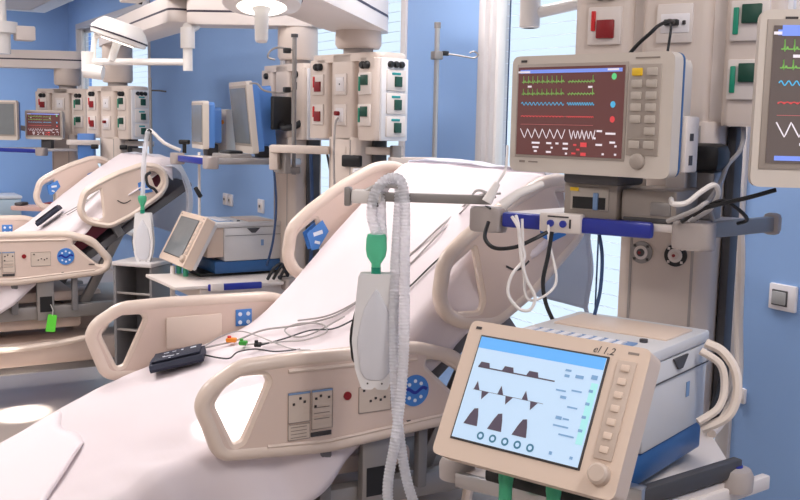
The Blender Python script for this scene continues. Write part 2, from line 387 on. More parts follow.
def siderail_foot(root, side):
    Y = BY0 if side < 0 else BY1; t = 0.016; BF = BM if side < 0 else BM @ Matrix.Translation((-.06, 0, 0))
    m = B(BF); m.plate(FOOT_OUT, [FOOT_H1, FOOT_H2], Y-t, Y+t); rail = m.build('siderail', 'beige', root)
    r = B(BF); r.tube(ring3(FOOT_OUT, Y), 0.0205, 10, closed=True); r.build('outer_rim', 'beige_rim', rail)
    for h in (FOOT_H1, FOOT_H2):
        r = B(BF); r.tube(ring3(h, Y), 0.0135, 8, closed=True); r.build('handle_rim', 'beige_rim', rail)
    yo = Y+side*t
    r = B(BF)
    r.tube([(.985, yo, .925), (1.2, yo, .922), (1.36, yo, .918)], .006, 6)
    r.tube([(.93, yo, .738), (1.1, yo, .728), (1.50, yo, .755)], .005, 6); r.build('moulded_rib', 'beige_rim', rail)
    for yy in ([yo] if side < 0 else [yo]):
        s_ = side
        d = B(BF)
        for q in ((.985, 1.045, .790, .868), (1.05, 1.108, .80, .868), (.985, 1.045, .745, .785), (1.05, 1.108, .765, .797), (1.185, 1.28, .79, .86)):
            B(BF).bx(q[0], q[1], yy, yy+s_*.002, q[2], q[3]).build('control_panel', 'decal', rail)
        d = B(BF)
        for (x0, x1, z0, z1) in ((.985, 1.045, .745, .785), (.985, 1.045, .790, .868), (1.05, 1.108, .765, .868), (1.185, 1.28, .79, .86)):
            d.ribbon([(x0, z0), (x1, z0), (x1, z1), (x0, z1), (x0, z0)], .0022, yy+s_*.003)
        for k in range(4): d.ribbon([(.992, .778-k*.009), (1.036, .778-k*.009)], .002, yy+s_*.003)
        for k in range(3): d.ribbon([(1.056, .822-k*.015), (1.10, .822-k*.015)], .002, yy+s_*.003)
        d.build('panel_lines', 'decal_line', rail)['kind'] = 'stuff'
        d = B(BF); d.bx(.985, 1.045, yy, yy+s_*.0035, .863, .868); d.bx(1.05, 1.108, yy, yy+s_*.0035, .863, .868); d.build('panel_header', 'decal_blue', rail)['kind'] = 'stuff'
        d = B(BF)
        for (x, z) in ((1.0, .838), (1.018, .852), (1.03, .842), (1.075, .852), (1.062, .846), (1.098, .846), (1.06, .826), (1.20, .85), (1.22, .82), (1.235, .826), (1.25, .82), (1.262, .826)):
            d.bx(x-.003, x+.003, yy, yy+s_*.004, z-.003, z+.003)
        d.bx(1.048, 1.106, yy, yy+s_*.004, .746, .758, .001); d.bx(1.47, 1.50, yy, yy+s_*.003, .782, .787)
        d.build('panel_keys', 'ink', rail)['kind'] = 'stuff'
        d = B(BF); d.cyl((1.152, yy, .842), (1.152, yy+s_*.004, .842), .011, seg=16); d.build('call_button', 'dark_red', rail)
        emblem(rail, 1.355, .832, yy+s_*.001, yy, .043, BF)
        d = B(BF); d.poly([(1.33, .752), (1.345, .752), (1.3375, .742)], yy+s_*.002); d.build('arrow_mark', 'ink', rail)
    if side > 0:      # moulded inner panel and blue plate on the patient side of the far rail
        yi = Y-t
        B(BF).bx(1.0, 1.19, yi-.010, yi, .80, .905, .008).build('inner_panel', 'beige_rim', rail)
        B(BF).bx(1.240, 1.298, yi-.004, yi, .855, .912, .003).build('inner_plate', 'emblem_blue', rail)
        d = B(BF)
        for (x, z) in ((1.255, .896), (1.284, .896), (1.255, .868), (1.284, .868)): d.cyl((x, yi-.006, z), (x, yi-.003, z), .007, seg=10)
        d.build('inner_plate_dots', 'emblem_white', rail)['kind'] = 'stuff'
    # swing arms below the rail
    for (x0, x1, z1) in ((1.09, 1.125, .54), (1.215, 1.30, .50), (1.39, 1.42, .54)):
        yi = Y+.012*(-side)
        a = B(BF); a.bx(x0, x1, yi, yi-side*.03, z1, .72, .006); arm = a.build('rail_arm', 'deck_grey' if x1-x0 < .05 else 'bar_grey', root)
        if x1-x0 > .05: B(BF).bx(1.228, 1.288, yi+side*.002, yi-side*.01, .545, .625).build('black_window', 'black', arm)
    return rail
def xz_map(c, deg, sc=1.0):
    """turn about the point c = (x, z) of the bed's side view, with scale"""
    return Matrix.Translation((c[0], 0, c[1])) @ Matrix.Rotation(-radians(deg), 4, 'Y') @ Matrix.Diagonal((sc, 1, sc, 1)) @ Matrix.Translation((-c[0], 0, -c[1]))
def siderail_head(root, side, A):
    BH = BM @ A if side < 0 else BM @ Matrix.Translation((-.06, 0, 0)) @ A
    Y = BY0 if side < 0 else BY1; t = 0.015
    m = B(BH); m.plate(HEAD_OUT, [HEAD_H, HEAD_H2], Y-t, Y+t); rail = m.build('head_siderail', 'beige', root)
    r = B(BH); r.tube(ring3(HEAD_OUT, Y), 0.0205, 10, closed=True); r.build('outer_rim', 'beige_rim', rail)
    for h in (HEAD_H, HEAD_H2):
        r = B(BH); r.tube(ring3(h, Y), 0.0125, 8, closed=True); r.build('handle_rim', 'beige_rim', rail)
    for s_ in (-1, 1):
        yy = Y+s_*t
        d = B(BH); q = [(1.80, 1.30), (1.855, 1.235), (1.80, 1.215), (1.765, 1.235), (1.755, 1.275)]
        d.plate(q, [], yy, yy+s_*.003); d.build('blue_sticker', 'emblem_blue', rail)
        d = B(BH); d.ribbon([(1.785, 1.27), (1.80, 1.245), (1.83, 1.25)], .012, yy+s_*.0045); d.build('sticker_print', 'emblem_white', rail)
        d = B(BH); d.ribbon(catmull([(1.645, 1.155, 0), (1.675, 1.143, 0), (1.70, 1.147, 0), (1.725, 1.166, 0)], 5), .006, yy+s_*.002); d.build('arc_mark', 'ink', rail)
        if side > 0:
            d = B(BH); d.plate([(1.50, 1.16), (1.56, 1.205), (1.585, 1.165), (1.545, 1.105), (1.52, 1.10)], [], yy, yy+s_*.003); d.build('blue_sticker', 'emblem_blue', rail)
            d = B(BH); d.ribbon([(1.525, 1.155), (1.56, 1.165)], .014, yy+s_*.0045); d.ribbon([(1.53, 1.13), (1.55, 1.125)], .01, yy+s_*.0045); d.build('sticker_print', 'emblem_white', rail)
    # hinge arm to the back section
    a = B(BH); a.box((1.66, Y-side*.035, 1.0), (.05, .04, .16), .008, Matrix.Rotation(radians(-38), 3, 'Y')); a.build('rail_arm', 'deck_grey', root)
    return rail
def make_bed(label, A, AD):
    root = tag(empty('hospital_bed', BO), label, 'bed', 'electric hospital beds')
    # base with covers, wheels, lift columns
    b = B(BM); b.bx(.18, 1.95, 2.40, 3.03, .235, .375, .03); b.build('base_cover', 'beige', root)
    b = B(BM); b.bx(.10, 2.02, 2.44, 2.50, .19, .24, .01); b.build('base_frame', 'bar_grey', root); b = B(BM); b.bx(.10, 2.02, 2.93, 2.99, .19, .24, .01); b.build('base_frame', 'bar_grey', root)
    for x in (.55, 1.55):
        b = B(BM); b.bx(x-.09, x+.09, 2.62, 2.81, .26, .46, .012); b.bx(x-.07, x+.07, 2.64, 2.79, .40, .585, .01); b.build('lift_column', 'beige', root)
    for x in (.2, 1.9):
        for y in (2.45, 2.98):
            wl = B(BM); wl.cyl((x, y-.02, .075), (x, y+.02, .075), .075, seg=20); wl.cyl((x, y-.024, .075), (x, y+.024, .075), .03, seg=12); wo = wl.build('wheel', 'dark_grey', root)
            f = B(BM); f.bx(x-.05, x+.05, y-.035, y+.035, .10, .20, .015); f.build('wheel_fork', 'bar_grey', wo)
    b = B(BM); b.bx(.72, 1.62, 2.31, 2.36, .50, .57, .012); b.build('side_beam', 'bar_grey', root)
    b = B(BM); b.bx(.72, 1.62, 3.07, 3.12, .50, .57, .012); b.build('side_beam', 'bar_grey', root)
    b = B(BM); b.bx(.62, 1.42, 2.37, 3.06, .58, .635, .015); b.build('seat_deck', 'beige', root)
    b = B(BM); b.bx(.66, 1.46, 2.40, 3.03, .43, .50, .02); b.build('mid_cover', 'beige', root)
    b = B(BM); b.box((.32, 2.715, .43), (.72, .69, .05), .015, Matrix.Rotation(radians(-25), 3, 'Y')); b.build('leg_deck', 'beige', root)
    b = B(BM @ AD); b.box((1.71, 2.715, 1.03), (.80, .71, .045), .015, Matrix.Rotation(radians(-41), 3, 'Y')); b.build('back_deck', 'deck_grey', root)
    for y in (2.40, 3.03):
        b = B(BM); b.box((1.60, y, .80), (.05, .04, .55), .008, Matrix.Rotation(radians(28), 3, 'Y')); b.build('back_strut', 'bar_grey', root)
    b = B(BM); b.bx(1.42, 1.98, 2.40, 3.03, .50, .56, .02); b.build('head_frame', 'bar_grey', root)
    b = B(BM); b.tube([(.72, 2.30, .50), (.78, 2.28, .40), (1.1, 2.30, .36), (1.5, 2.30, .40), (1.58, 2.31, .5)], .016, 8, smooth=6); b.build('drain_rail', 'beige_rim', root)
    # foot board
    fb = B(BM); fb.bx(-.20, -.16, 2.36, 3.07, .35, .86, .018); fb.build('footboard', 'beige', root)
    b = B(BM); b.bx(-.18, .70, 2.50, 2.56, .37, .44, .01); b.build('board_bracket', 'bar_grey', root); b = B(BM); b.bx(-.18, .70, 2.87, 2.93, .37, .44, .01); b.build('board_bracket', 'bar_grey', root)
    for side in (-1, 1):
        siderail_foot(root, side); siderail_head(root, side, A)
    return root
PROF = [(-.12, .36), (.02, .405), (.2, .475), (.42, .573), (.6, .657), (.72, .712), (.88, .765), (.98, .795), (1.1, .825), (1.22, .872), (1.36, .988), (1.585, 1.222), (1.775, 1.385), (1.82, 1.408)]
def prof_mesh(prof, half, edge_r, drop_of, thick, name, m, wr=0.004, ny=34, smooth=9, seed=0.0, cy=2.715, droop=True):
    """sheet or pad that follows the bed's bent profile, rounded at the long edges"""
    P = catmull([(p[0], 0, p[1]) for p in prof], smooth)
    b = B(BM); rings = []
    N = len(P)
    for i, p in enumerate(P):
        t = (P[min(i+1, N-1)]-P[max(i-1, 0)]).normalized(); n = Vector((-t.z, 0, t.x))
        dropn, dropf = drop_of(p, i/(N-1))
        row = []
        nd = 8; na = 5
        def side(sg, L):
            out = []
            for k in range(na+nd+1):
                if k <= na:
                    a = k/na*pi/2; y = half-edge_r+edge_r*sin(a); d = edge_r*(1-cos(a))
                else:
                    f = (k-na)/nd; y = half+0.02*f; d = edge_r+L*f
                    if droop:
                        ph = noise.noise(Vector((p.x*7, sg*3.1+seed, f*1.2)))
                        y += (0.045*ph+0.020*sin(p.x*31+sg*2+seed+1.5*noise.noise(Vector((p.x*4, f*2, seed)))))*f
                out.append((sg*y, d))
            return out
        row = side(-1, dropn)[::-1]
        for k in range(1, ny): row.append((-(half-edge_r)+2*(half-edge_r)*k/ny, 0))
        row += side(1, dropf)
        ring = []
        for (y, d) in row:
            q = Vector((p.x, cy+y, p.z))
            wv = noise.noise(Vector((p.x*5, y*5+seed, p.z*5)))+0.5*noise.noise(Vector((p.x*13+4, y*11, p.z*13+seed)))
            dn = n if d == 0 else n.lerp(Vector((0, 0, 1)), 0.0 if p.z > 1.0 else 0.7).normalized()
            fold = max(0.0, min(1.0, (1.05-p.x)/.3))*max(0.0, min(1.0, (-.12-y)/.2)) if droop else 0.0
            wv2 = noise.noise(Vector((p.x*7+3*(y-d), (y-d)*3.5, seed)))+.55*noise.noise(Vector((p.x*18+6*(y-d), (y-d)*8, seed+3)))
            q += n*(wv*wr+fold*.028*wv2)-dn*d
            if d > .01 and droop: q.y -= fold*max(0.0, min(1.0, (.78-p.x)/.12))*min(1.0, d/.08)*.045*(wv2+.3)
            ring.append(q)
        rings.append(ring)
    b.loft(rings, closed=False)
    o = b.build(name, m, None, angle=80)
    if thick:
        md = o.modifiers.new('cloth_thickness', 'SOLIDIFY'); md.thickness = thick; md.offset = -1
    return o
def make_mattress(label, prof):
    P = catmull([(p[0], 0, p[1]-0.016) for p in prof], 5); b = B(BM); rings = []
    N = len(P)
    for i, p in enumerate(P):
        t = (P[min(i+1, N-1)]-P[max(i-1, 0)]).normalized(); n = Vector((-t.z, 0, t.x))
        th = 0.135; ring = []
        for (y, d) in ((-.375, .0), (-.395, .03), (-.395, th-.03), (-.375, th), (.375, th), (.395, th-.03), (.395, .03), (.375, 0)):
            ring.append(Vector((p.x, 2.715+y, p.z))-n*d)
        rings.append(ring)
    b.loft(rings)
    o = b.build('mattress', 'mattress', None); o.location = BO
    return tag(o, label, 'mattress', 'mattresses under white sheets')
def sheet_drop(p, f):
    if p.x < 1.05: return (0.20+0.05*sin(p.x*9), 0.18)
    if p.x < 1.45:
        k = (p.x-1.05)/.4; return (0.20*(1-k)+0.03*k, 0.18*(1-k)+0.03*k)
    if p.x < 1.86: return (0.03, 0.03)
    return (0.03+0.75*min(.14, p.x-1.86), 0.03)
def sheet_drop_near(p, f):
    n_, f_ = sheet_drop(p, f)
    return (max(n_, .105), f_)
ID = Matrix()
bed1 = make_bed('beige hospital bed with raised back standing beside the ventilator with the lit screen', ID, ID)
mat1 = make_mattress('dark red mattress under the sheet of the bed with the pressure cuff', PROF)
HEADTAIL = [(1.87, 1.415), (1.935, 1.39), (1.995, 1.29), (2.02, 1.15), (2.015, .99)]
def make_sheet(label, prof, drop):
    o = prof_mesh(prof, .415, .035, drop, 0.004, 'bed_sheet', 'sheet', wr=0.0045, seed=1.7)
    o.location = BO
    return tag(o, label, 'sheet', 'white bed sheets')
sheet1 = make_sheet('white sheet over the raised bed with cuff and lead wires on it', PROF+HEADTAIL[:1], sheet_drop_near)
# second bed: three metres further along the ward, back section a little lower
A2 = xz_map((1.42, 1.06), -8, .86); AD2 = xz_map((1.22, .872), -7)
def turn(p):
    q = AD2 @ Vector((p[0], 0, p[1])); return (q.x, q.z)
PROF2 = [p if p[0] <= 1.22 else turn(p) for p in PROF]; TAIL2 = [turn(p) for p in HEADTAIL]
SH2 = Vector((-.30, 3.0, 0))
bed2 = make_bed('beige hospital bed with a green tag hanging on its side', A2, AD2); bed2.location = BO+SH2
mat2 = make_mattress('dark red mattress of the bed with the green tag', PROF2); mat2.location = BO+SH2
sheet2 = make_sheet('white sheet on the bed with the green tag, dark cuff lying on it', PROF2+TAIL2[:1], sheet_drop)
for (tl_, sh_, lb_) in ((HEADTAIL, Vector((0, 0, 0)), 'thin bluish cloth hanging over the head end of the bed with the pressure cuff'), (TAIL2, SH2, 'thin bluish cloth hanging over the head end of the bed with the green tag')):
    o_ = prof_mesh([(tl_[0][0]-.05, tl_[0][1]+.004), (tl_[0][0], tl_[0][1]+.006)]+tl_[1:], .405, .03, lambda p, f: (.015, .03), .002, 'hanging_cloth', 'thin_cloth', wr=.012, seed=5.1)
    o_.location = BO+sh_; tag(o_, lb_, 'cloth', 'cloths hanging over the bed heads'); sheet2.location = BO+SH2

# ------------------------------------------------------------------ ceiling pendants
def w2l(o):
    return (Matrix.Translation(o.location) @ Matrix.Rotation(o.rotation_euler[2], 4, 'Z')).inverted()
def l2w(o, p): return Matrix.Translation(o.location) @ Matrix.Rotation(o.rotation_euler[2], 4, 'Z') @ Vector(p)
def socket(root, x, z, kind, side=None, wd=.085, ht=.09):
    """wall socket plate; side = None on the front face (y = 0), else on the right flank at depth y = side"""
    if side is None: M = Matrix.Translation((x, 0, z))
    else: M = Matrix.Translation((x, side, z)) @ Matrix.Rotation(pi/2, 4, 'Z')
    p = B(M); p.box((0, -.003, 0), (wd, .010, ht), .003); pl = p.build('socket_plate', 'pend_light', root)
    def sub(nm, m, x0, x1, z0, z1, d=.012):
        B(M).bx(x0, x1, -.004-d, -.004, z0, z1, .002).build(nm, m, pl)
    if kind == 'red':
        sub('red_tab', 'red', -.033, -.022, -.012, .036, .008); sub('red_socket', 'dark_red', -.018, .026, -.030, .014)
    elif kind == 'green':
        sub('green_tab', 'socket_green', -.036, -.024, -.03, .03, .008); sub('green_socket', 'socket_dark', -.017, .026, -.006, .036)
    elif kind == 'teal':
        sub('teal_tab', 'teal', -.026, .02, .022, .032, .006); sub('teal_socket', 'socket_dark', -.012, .024, -.026, .016)
    elif kind == 'plain':
        B(M).bx(-.028, .028, -.011, -.004, -.03, .03, .003).build('socket_insert', 'switch_white', pl); sub('socket_hole', 'ink', -.004, .004, -.004, .004, .0085)
    elif kind == 'plug':
        B(M).bx(-.028, .028, -.011, -.004, -.03, .03, .003).build('socket_insert', 'switch_white', pl)
        B(M).cyl((-.004, -.03, .006), (-.004, -.008, .006), .010, seg=12).build('plug', 'dark_red', pl)
    elif kind == 'data':
        sub('socket_insert', 'switch_white', -.032, .036, -.022, .022, .006); sub('black_plug', 'black', -.020, .012, -.006, .008, .02); sub('socket_hole', 'ink', .020, .028, -.004, .006, .009)
    elif kind == 'small':
        sub('socket_hole', 'dark_grey', -.012, .016, -.014, .014, .006)
    return pl
def hooks(root, x, z, n, side=None):
    for k in range(n):
        q = (k-(n-1)/2)*.030
        h = B()
        if side is None: h.lathe([(.016, 0), (.016, .010), (.012, .016)], (x+q, 0, z), (0, -1, 0), 12)
        else: h.lathe([(.014, 0), (.014, .010), (.010, .016)], (x, side+q*.95, z), (1, 0, 0), 12)
        h.build('hook_knob', 'black', root)
def pendant(label, loc, yaw, zb, col_bottom, arm_to, arm_z=None, hub_r=.10, group='ceiling supply pendants', top_h=.36, strip=True, tail=.13, wdt=.105):
    r = thing('ceiling_pendant', label, 'pendant', (loc[0], loc[1], col_bottom), yaw, group)
    o0 = Matrix.Translation((0, 0, -col_bottom))
    zt = zb+top_h; z = lambda v: v-col_bottom
    # console: centre pillar flanked by two strips, grooves between
    c = B(o0); c.bx(-.235, .235, .030, .175, zb, zt-.02, .015); body = c.build('console_core', 'pend_light', r)
    for x0, x1 in ((-.25, -.105), (-.078, .086), (.118, .25)):
        c = B(o0); c.prism(fillet([(x0, .16), (x0, .012), (x0+.012, 0), (x1-.012, 0), (x1, .012), (x1, .16)], .012, 3), zb, zt-(.018 if abs(x0+x1) > .1 else 0), .008)
        c.build('console_strip', 'pend_beige', r)
    c = B(o0); c.bx(.245, .262, .018, .160, zb, zt-.02, .005); c.build('side_panel', 'pend_white', r)
    c = B(o0); c.prism(fillet([(-.25, .17), (-.25, .02), (-.2, 0), (.2, 0), (.25, .02), (.25, .17)], .04, 5), zt-.03, zt+.004, .012); c.build('console_cap', 'pend_beige', r)
    for kx, kind in ((-.168, 'red'), (.175, 'green')):
        hooks(r, kx, z(zt-.048), 2 if strip else 1)
        if strip: socket(r, kx, z(zb+.235), kind); socket(r, kx, z(zb+.105), kind)
    if not strip:
        B(o0).bx(.165, .178, -.004, .002, zt-.12, zt-.085).build('slot', 'black', r)
    for q, kind in ((.235, 'data' if zb > 1.5 else 'plain'), (.105, 'plug' if zb < 1.5 else 'plain')):
        (socket(r, .004, z(zb+q), kind) if strip else None)
    for q in (.25, .155, .06): socket(r, .262, z(zb+q), 'teal', side=.092, wd=.10, ht=.085)
    hooks(r, .262, z(zt-.045), 3, side=.09)
    # lower column
    c = B(o0); c.prism(fillet([(-.115, .17), (-.115, .03), (-.085, 0), (.085, 0), (.115, .03), (.115, .17)], .008, 2), col_bottom, zb+.01, .004); c.build('column', 'pend_beige', r)
    for sx in (-1, 1):
        c = B(o0); c.bx(sx*.072, sx*.078, -.002, .01, col_bottom, zb); c.build('column_groove', 'pend_grey', r)
    c = B(o0); c.bx(.118, .140, .08, .15, col_bottom+.02, zb+.0, .006); c.build('cable_duct', 'dark_grey', r)
    # neck, hub and arm
    az = arm_z or zt+.14
    c = B(o0); c.cyl((0, .09, zt-.01), (0, .09, zt+.035), .065, seg=24); c.build('neck', 'pend_grey', r)
    c = B(o0); c.lathe([(hub_r*.9, 0), (hub_r, .015), (hub_r, az-zt-.05), (hub_r*.97, az-zt-.03)], (0, .09, zt+.03), (0, 0, 1), 32); c.build('hub', 'pend_beige', r)
    M = w2l(r); a = l2w(r, (0, .09, 0)); a = Vector((a.x, a.y)); e = Vector((arm_to[0], arm_to[1])); d = (e-a).normalized(); n = Vector((-d.y, d.x)); hh = .13
    c = B(M)
    pl = [a-d*tail+n*wdt*.75, a-d*tail-n*wdt*.75, a-n*wdt, e-n*wdt, e+n*wdt, a+n*wdt]
    c.prism([tuple(p) for p in fillet([tuple(p) for p in pl], .05, 4)], az, az+hh, .012); c.build('arm', 'pend_light', r)
    c = B(M); g = wdt+.001
    pl = [a-d*(tail+.001)+n*g*.75, a-d*(tail+.001)-n*g*.75, a-n*g, e-n*g, e+n*g, a+n*g]
    c.prism([tuple(p) for p in fillet([tuple(p) for p in pl], .05, 4)], az+.058, az+.068); c.build('arm_seam', 'seam', r)
    return r
def shelf(r, col_bottom, z, poly, knobs, front=None, blue_to=None, m_side='bar_grey'):
    o0 = Matrix.Translation((0, 0, -col_bottom))
    c = B(o0); c.prism(poly, z-.016, z, .003); sh = c.build('shelf', 'pend_light', r)
    for (x, y) in knobs:
        k = B(o0); k.prism(fillet([(x-.042, y+.03), (x-.042, y-.028), (x+.042, y-.028), (x+.042, y+.03)], .02, 4), z-.045, z+.012, .008); k.build('corner_bumper', 'knob_grey', r)
    return sh
M1 = (1.25, 2.99); M2 = (1.62, 4.95)
P1 = pendant('near supply pendant carrying the patient monitor with red screen and the lit ventilator', (1.735, 1.75), 207, 1.555, .80, M1, group='ceiling supply pendants')
P2 = pendant('supply pendant with an infusion pole on a side arm, behind the raised bed head', (1.945, 3.905), 189, 1.47, 1.05, M1, arm_z=1.935, tail=.16, wdt=.13)
P3 = pendant('supply pendant with the two blue-backed monitors on its shelf', (1.99, 4.66), 182, 1.455, .70, M2, strip=False, arm_z=2.005)
P4 = pendant('supply pendant behind the head of the bed with the green tag', (1.665, 6.86), 200, 1.40, 1.02, M2, top_h=.345, arm_z=2.02, tail=.26)
P5 = pendant('far supply pendant with a small red-traced monitor on its shelf', (1.58, 7.95), 217, 1.40, .85, (.55, 8.5), top_h=.345, arm_z=1.90)
for nm, (x, y), zz, lb in (('ceiling_mount', M1, 2.08, 'round ceiling mount joining the arms over the bed with the pressure cuff'), ('ceiling_mount', M2, 2.13, 'round ceiling mount joining the arms over the bed with the green tag'), ('ceiling_mount', (.55, 8.5), 2.02, 'round ceiling mount of the farthest pendant arm')):
    t = thing(nm, lb, 'mount', (x, y, zz), group='ceiling mounts of the pendant arms')
    B().cyl((0, 0, 0), (0, 0, CEIL-zz), .085, seg=28).build('tube', 'pend_light', t)
    B().cyl((0, 0, 0), (0, 0, .10), .115, seg=32).build('bearing', 'pend_beige', t)
    B().lathe([(.2, 0), (.2, -.04), (.1, -.09)], (0, 0, CEIL-zz), (0, 0, 1), 32).build('flange', 'pend_white', t)

# ---- shelf boards of the near pendant
CB = .80; o1 = Matrix.Translation((0, 0, -CB))
shelf(P1, CB, 1.345, [(-.31, -.27), (.15, -.27), (.235, .03), (-.24, .03)], [(-.325, -.275), (.16, -.285)])
b = B(o1); b.bx(-.28, -.178, -.298, -.278, 1.315, 1.350, .007); b.build('blue_rail', 'rail_blue', P1)
b = B(o1); b.bx(-.092, .075, -.298, -.278, 1.315, 1.350, .007); b.build('blue_rail', 'rail_blue', P1)
b = B(o1); b.bx(-.182, -.082, -.306, -.276, 1.313, 1.357, .006); sp = b.build('socket_strip', 'pend_light', P1)
for x in (-.152, -.122):
    b = B(o1); b.cyl((x, -.311, 1.334), (x, -.304, 1.334), .008, seg=14); b.build('jack', 'rail_blue', sp)
b = B(o1); b.bx(-.108, -.104, -.3075, -.304, 1.325, 1.345); b.bx(-.16, -.11, -.3075, -.304, 1.348, 1.351); b.build('jack_print', 'ink', sp)['kind'] = 'stuff'
b = B(o1); b.box((.205, -.125, 1.337), (.022, .29, .034), .004, Matrix.Rotation(radians(-16), 3, 'Z')); b.build('side_rail', 'bar_grey', P1)
b = B(o1); b.box((.246, .02, 1.337), (.04, .03, .05), .012); b.build('corner_bumper', 'knob_grey', P1)
# round gas outlets on the column
for x, inner, outer in ((-.048, 'pend_light', 'bar_grey'), (.036, 'pend_light', 'black')):
    b = B(o1); b.cyl((x, 0, 1.248), (x, -.006, 1.248), .027, seg=32); oo = b.build('gas_outlet', outer, P1)
    b = B(o1); b.cyl((x, -.005, 1.248), (x, -.009, 1.248), .017, seg=24); b.build('outlet_ring', inner, oo)
    b = B(o1); b.cyl((x, -.008, 1.248), (x, -.012, 1.248), .0095, seg=20); b.build('outlet_core', 'dark_grey' if outer == 'bar_grey' else 'pend_beige', oo)
    b = B(o1); b.cyl((x-.002, -.011, 1.248), (x-.002, -.014, 1.248), .004, seg=12); b.build('outlet_pin', 'dark_red', oo)
    b = B(o1)
    for k in range(4):
        a = radians(45+90*k); b.box((x+.0225*cos(a), -.0065, 1.248+.0225*sin(a)), (.006, .002, .006))
    b.build('outlet_marks', 'pend_light' if outer == 'black' else 'ink', oo)['kind'] = 'stuff'
# lower equipment shelf that carries the ventilator
shelf(P1, CB, .862, [(-.21, -.66), (.19, -.66), (.30, -.36), (.11, .02), (-.11, .02)], [])
for (x, y) in ((-.185, -.64), (.295, -.37)):
    b = B(o1); b.lathe([(.035, 0), (.036, .03), (.030, .042), (.016, .046)], (x, y, .84), (0, 0, 1), 24); kb = b.build('corner_bumper', 'knob_grey', P1)
    b = B(o1); b.cyl((x, y, .884), (x, y, .889), .014, seg=18); b.build('blue_cap', 'rail_blue', kb)
b = B(o1); b.box((.0, -.668, .848), (.34, .014, .03), .003); b.build('front_rail', 'steel', P1)
b = B(o1); b.box((.245, -.50, .885), (.022, .30, .034), .004, Matrix.Rotation(radians(-20), 3, 'Z')); b.build('side_rail', 'dark_grey', P1)
b = B(o1); b.box((.275, -.43, .835), (.02, .34, .03), .004, Matrix.Rotation(radians(-20), 3, 'Z')); b.build('side_rail', 'pend_light', P1)
b = B(o1); b.bx(.165, .205, -.655, -.625, .86, .905, .005); b.build('rail_clamp', 'steel', P1)
b = B(o1); b.bx(-.09, .10, -.60, .0, .80, .85, .01); b.build('shelf_carrier', 'pend_grey', P1)

# ------------------------------------------------------------------ patient monitors
def wave(f, x0, x1, z, amp, n): return [(x0+(x1-x0)*k/n, z+amp*f(k/n)) for k in range(n+1)]
def ecg_f(per):
    def f(t):
        u = (t*per) % 1
        return 1.0 if .30 < u < .36 else (-.25 if .36 <= u < .42 else (.25 if .6 < u < .72 else 0))
    return f
def ecg_pic(par, M, x0, x1, z0, z1, bgm='ecg_bg'):
    W, H = x1-x0, z1-z0; X = lambda u: x0+W*u; Z = lambda v: z0+H*v
    B(M).bx(x0, x1, -.001, .004, z0, z1).build('screen', bgm, par)
    sc = par
    B(M).rect(X(.02), X(.98), Z(.93), Z(.97), -.0018).build('screen_header', 'ecg_header', sc)
    for nm, m, z, amp, f in (('green_trace', 'ecg_green', .83, .07, ecg_f(9)), ('green_trace', 'ecg_green', .695, .06, ecg_f(9)), ('cyan_trace', 'ecg_cyan', .585, .016, lambda t: sin(t*2*pi*11)), ('red_trace', 'ecg_red', .435, .012, lambda t: abs(sin(t*pi*13)))):
        b = B(M); b.ribbon(wave(f, X(.04), X(.46), Z(z), H*amp, 160), H*.009, -.002); b.ribbon(wave(f, X(.49), X(.74), Z(z), H*amp, 90), H*.009, -.002); b.build(nm, m, sc)['kind'] = 'stuff'
    b = B(M); b.ribbon([(X(.04), Z(.35)), (X(.74), Z(.35))], H*.004, -.002); b.ribbon([(X(.04), Z(.445)), (X(.74), Z(.445))], H*.006, -.002); b.build('trace_lines', 'ecg_pink', sc)['kind'] = 'stuff'
    b = B(M); saw = lambda t: (1-2*((t*6) % 1)/.6) if (t*6) % 1 < .6 else (-1+2*(((t*6) % 1)-.6)/.4)
    b.ribbon(wave(saw, X(.04), X(.48), Z(.245), H*.055, 72), H*.010, -.002); b.ribbon(wave(saw, X(.52), X(.76), Z(.245), H*.055, 40), H*.010, -.002); b.build('white_trace', 'ecg_white', sc)['kind'] = 'stuff'
    for m, u, v in (('ecg_mint', .91, .88), ('ecg_cyan', .91, .58), ('ecg_red', .91, .42)):
        B(M).poly([(X(u)+H*.032*cos(2*pi*k/14), Z(v)+H*.036*sin(2*pi*k/14)) for k in range(14)], -.0022).build('value_block', m, sc)
    b = B(M)
    rr = random.Random(3)
    for (u, v, wd) in ((.12, .78, .04), (.70, .77, .04), (.80, .29, .05), (.90, .265, .09), (.20, .14, .08), (.33, .14, .05), (.41, .14, .03), (.49, .14, .05), (.20, .09, .06), (.36, .09, .02), (.49, .085, .05), (.20, .045, .03), (.33, .04, .05), (.50, .03, .02), (.92, .17, .05), (.95, .13, .02), (.80, .14, .06), (.84, .04, .02), (.95, .04, .02), (.76, .21, .02), (.06, .945, .12), (.90, .955, .1)):
        b.rect(X(u-wd/2), X(u+wd/2), Z(v-.011), Z(v+.011), -.0024)
    b.build('screen_digits', 'ecg_white', sc)['kind'] = 'stuff'
    b = B(M)
    for (u, v, wd, ht) in ((.66, .135, .06, .05), (.58, .13, .03, .02), (.57, .035, .04, .02), (.66, .03, .05, .035), (.61, .08, .03, .02)): b.rect(X(u-wd/2), X(u+wd/2), Z(v-ht/2), Z(v+ht/2), -.0024)
    b.build('red_digits', 'ecg_red', sc)['kind'] = 'stuff'
def rrect(x0, x1, z0, z1, r): return fillet([(x0, z0), (x1, z0), (x1, z1), (x0, z1)], r, 5)
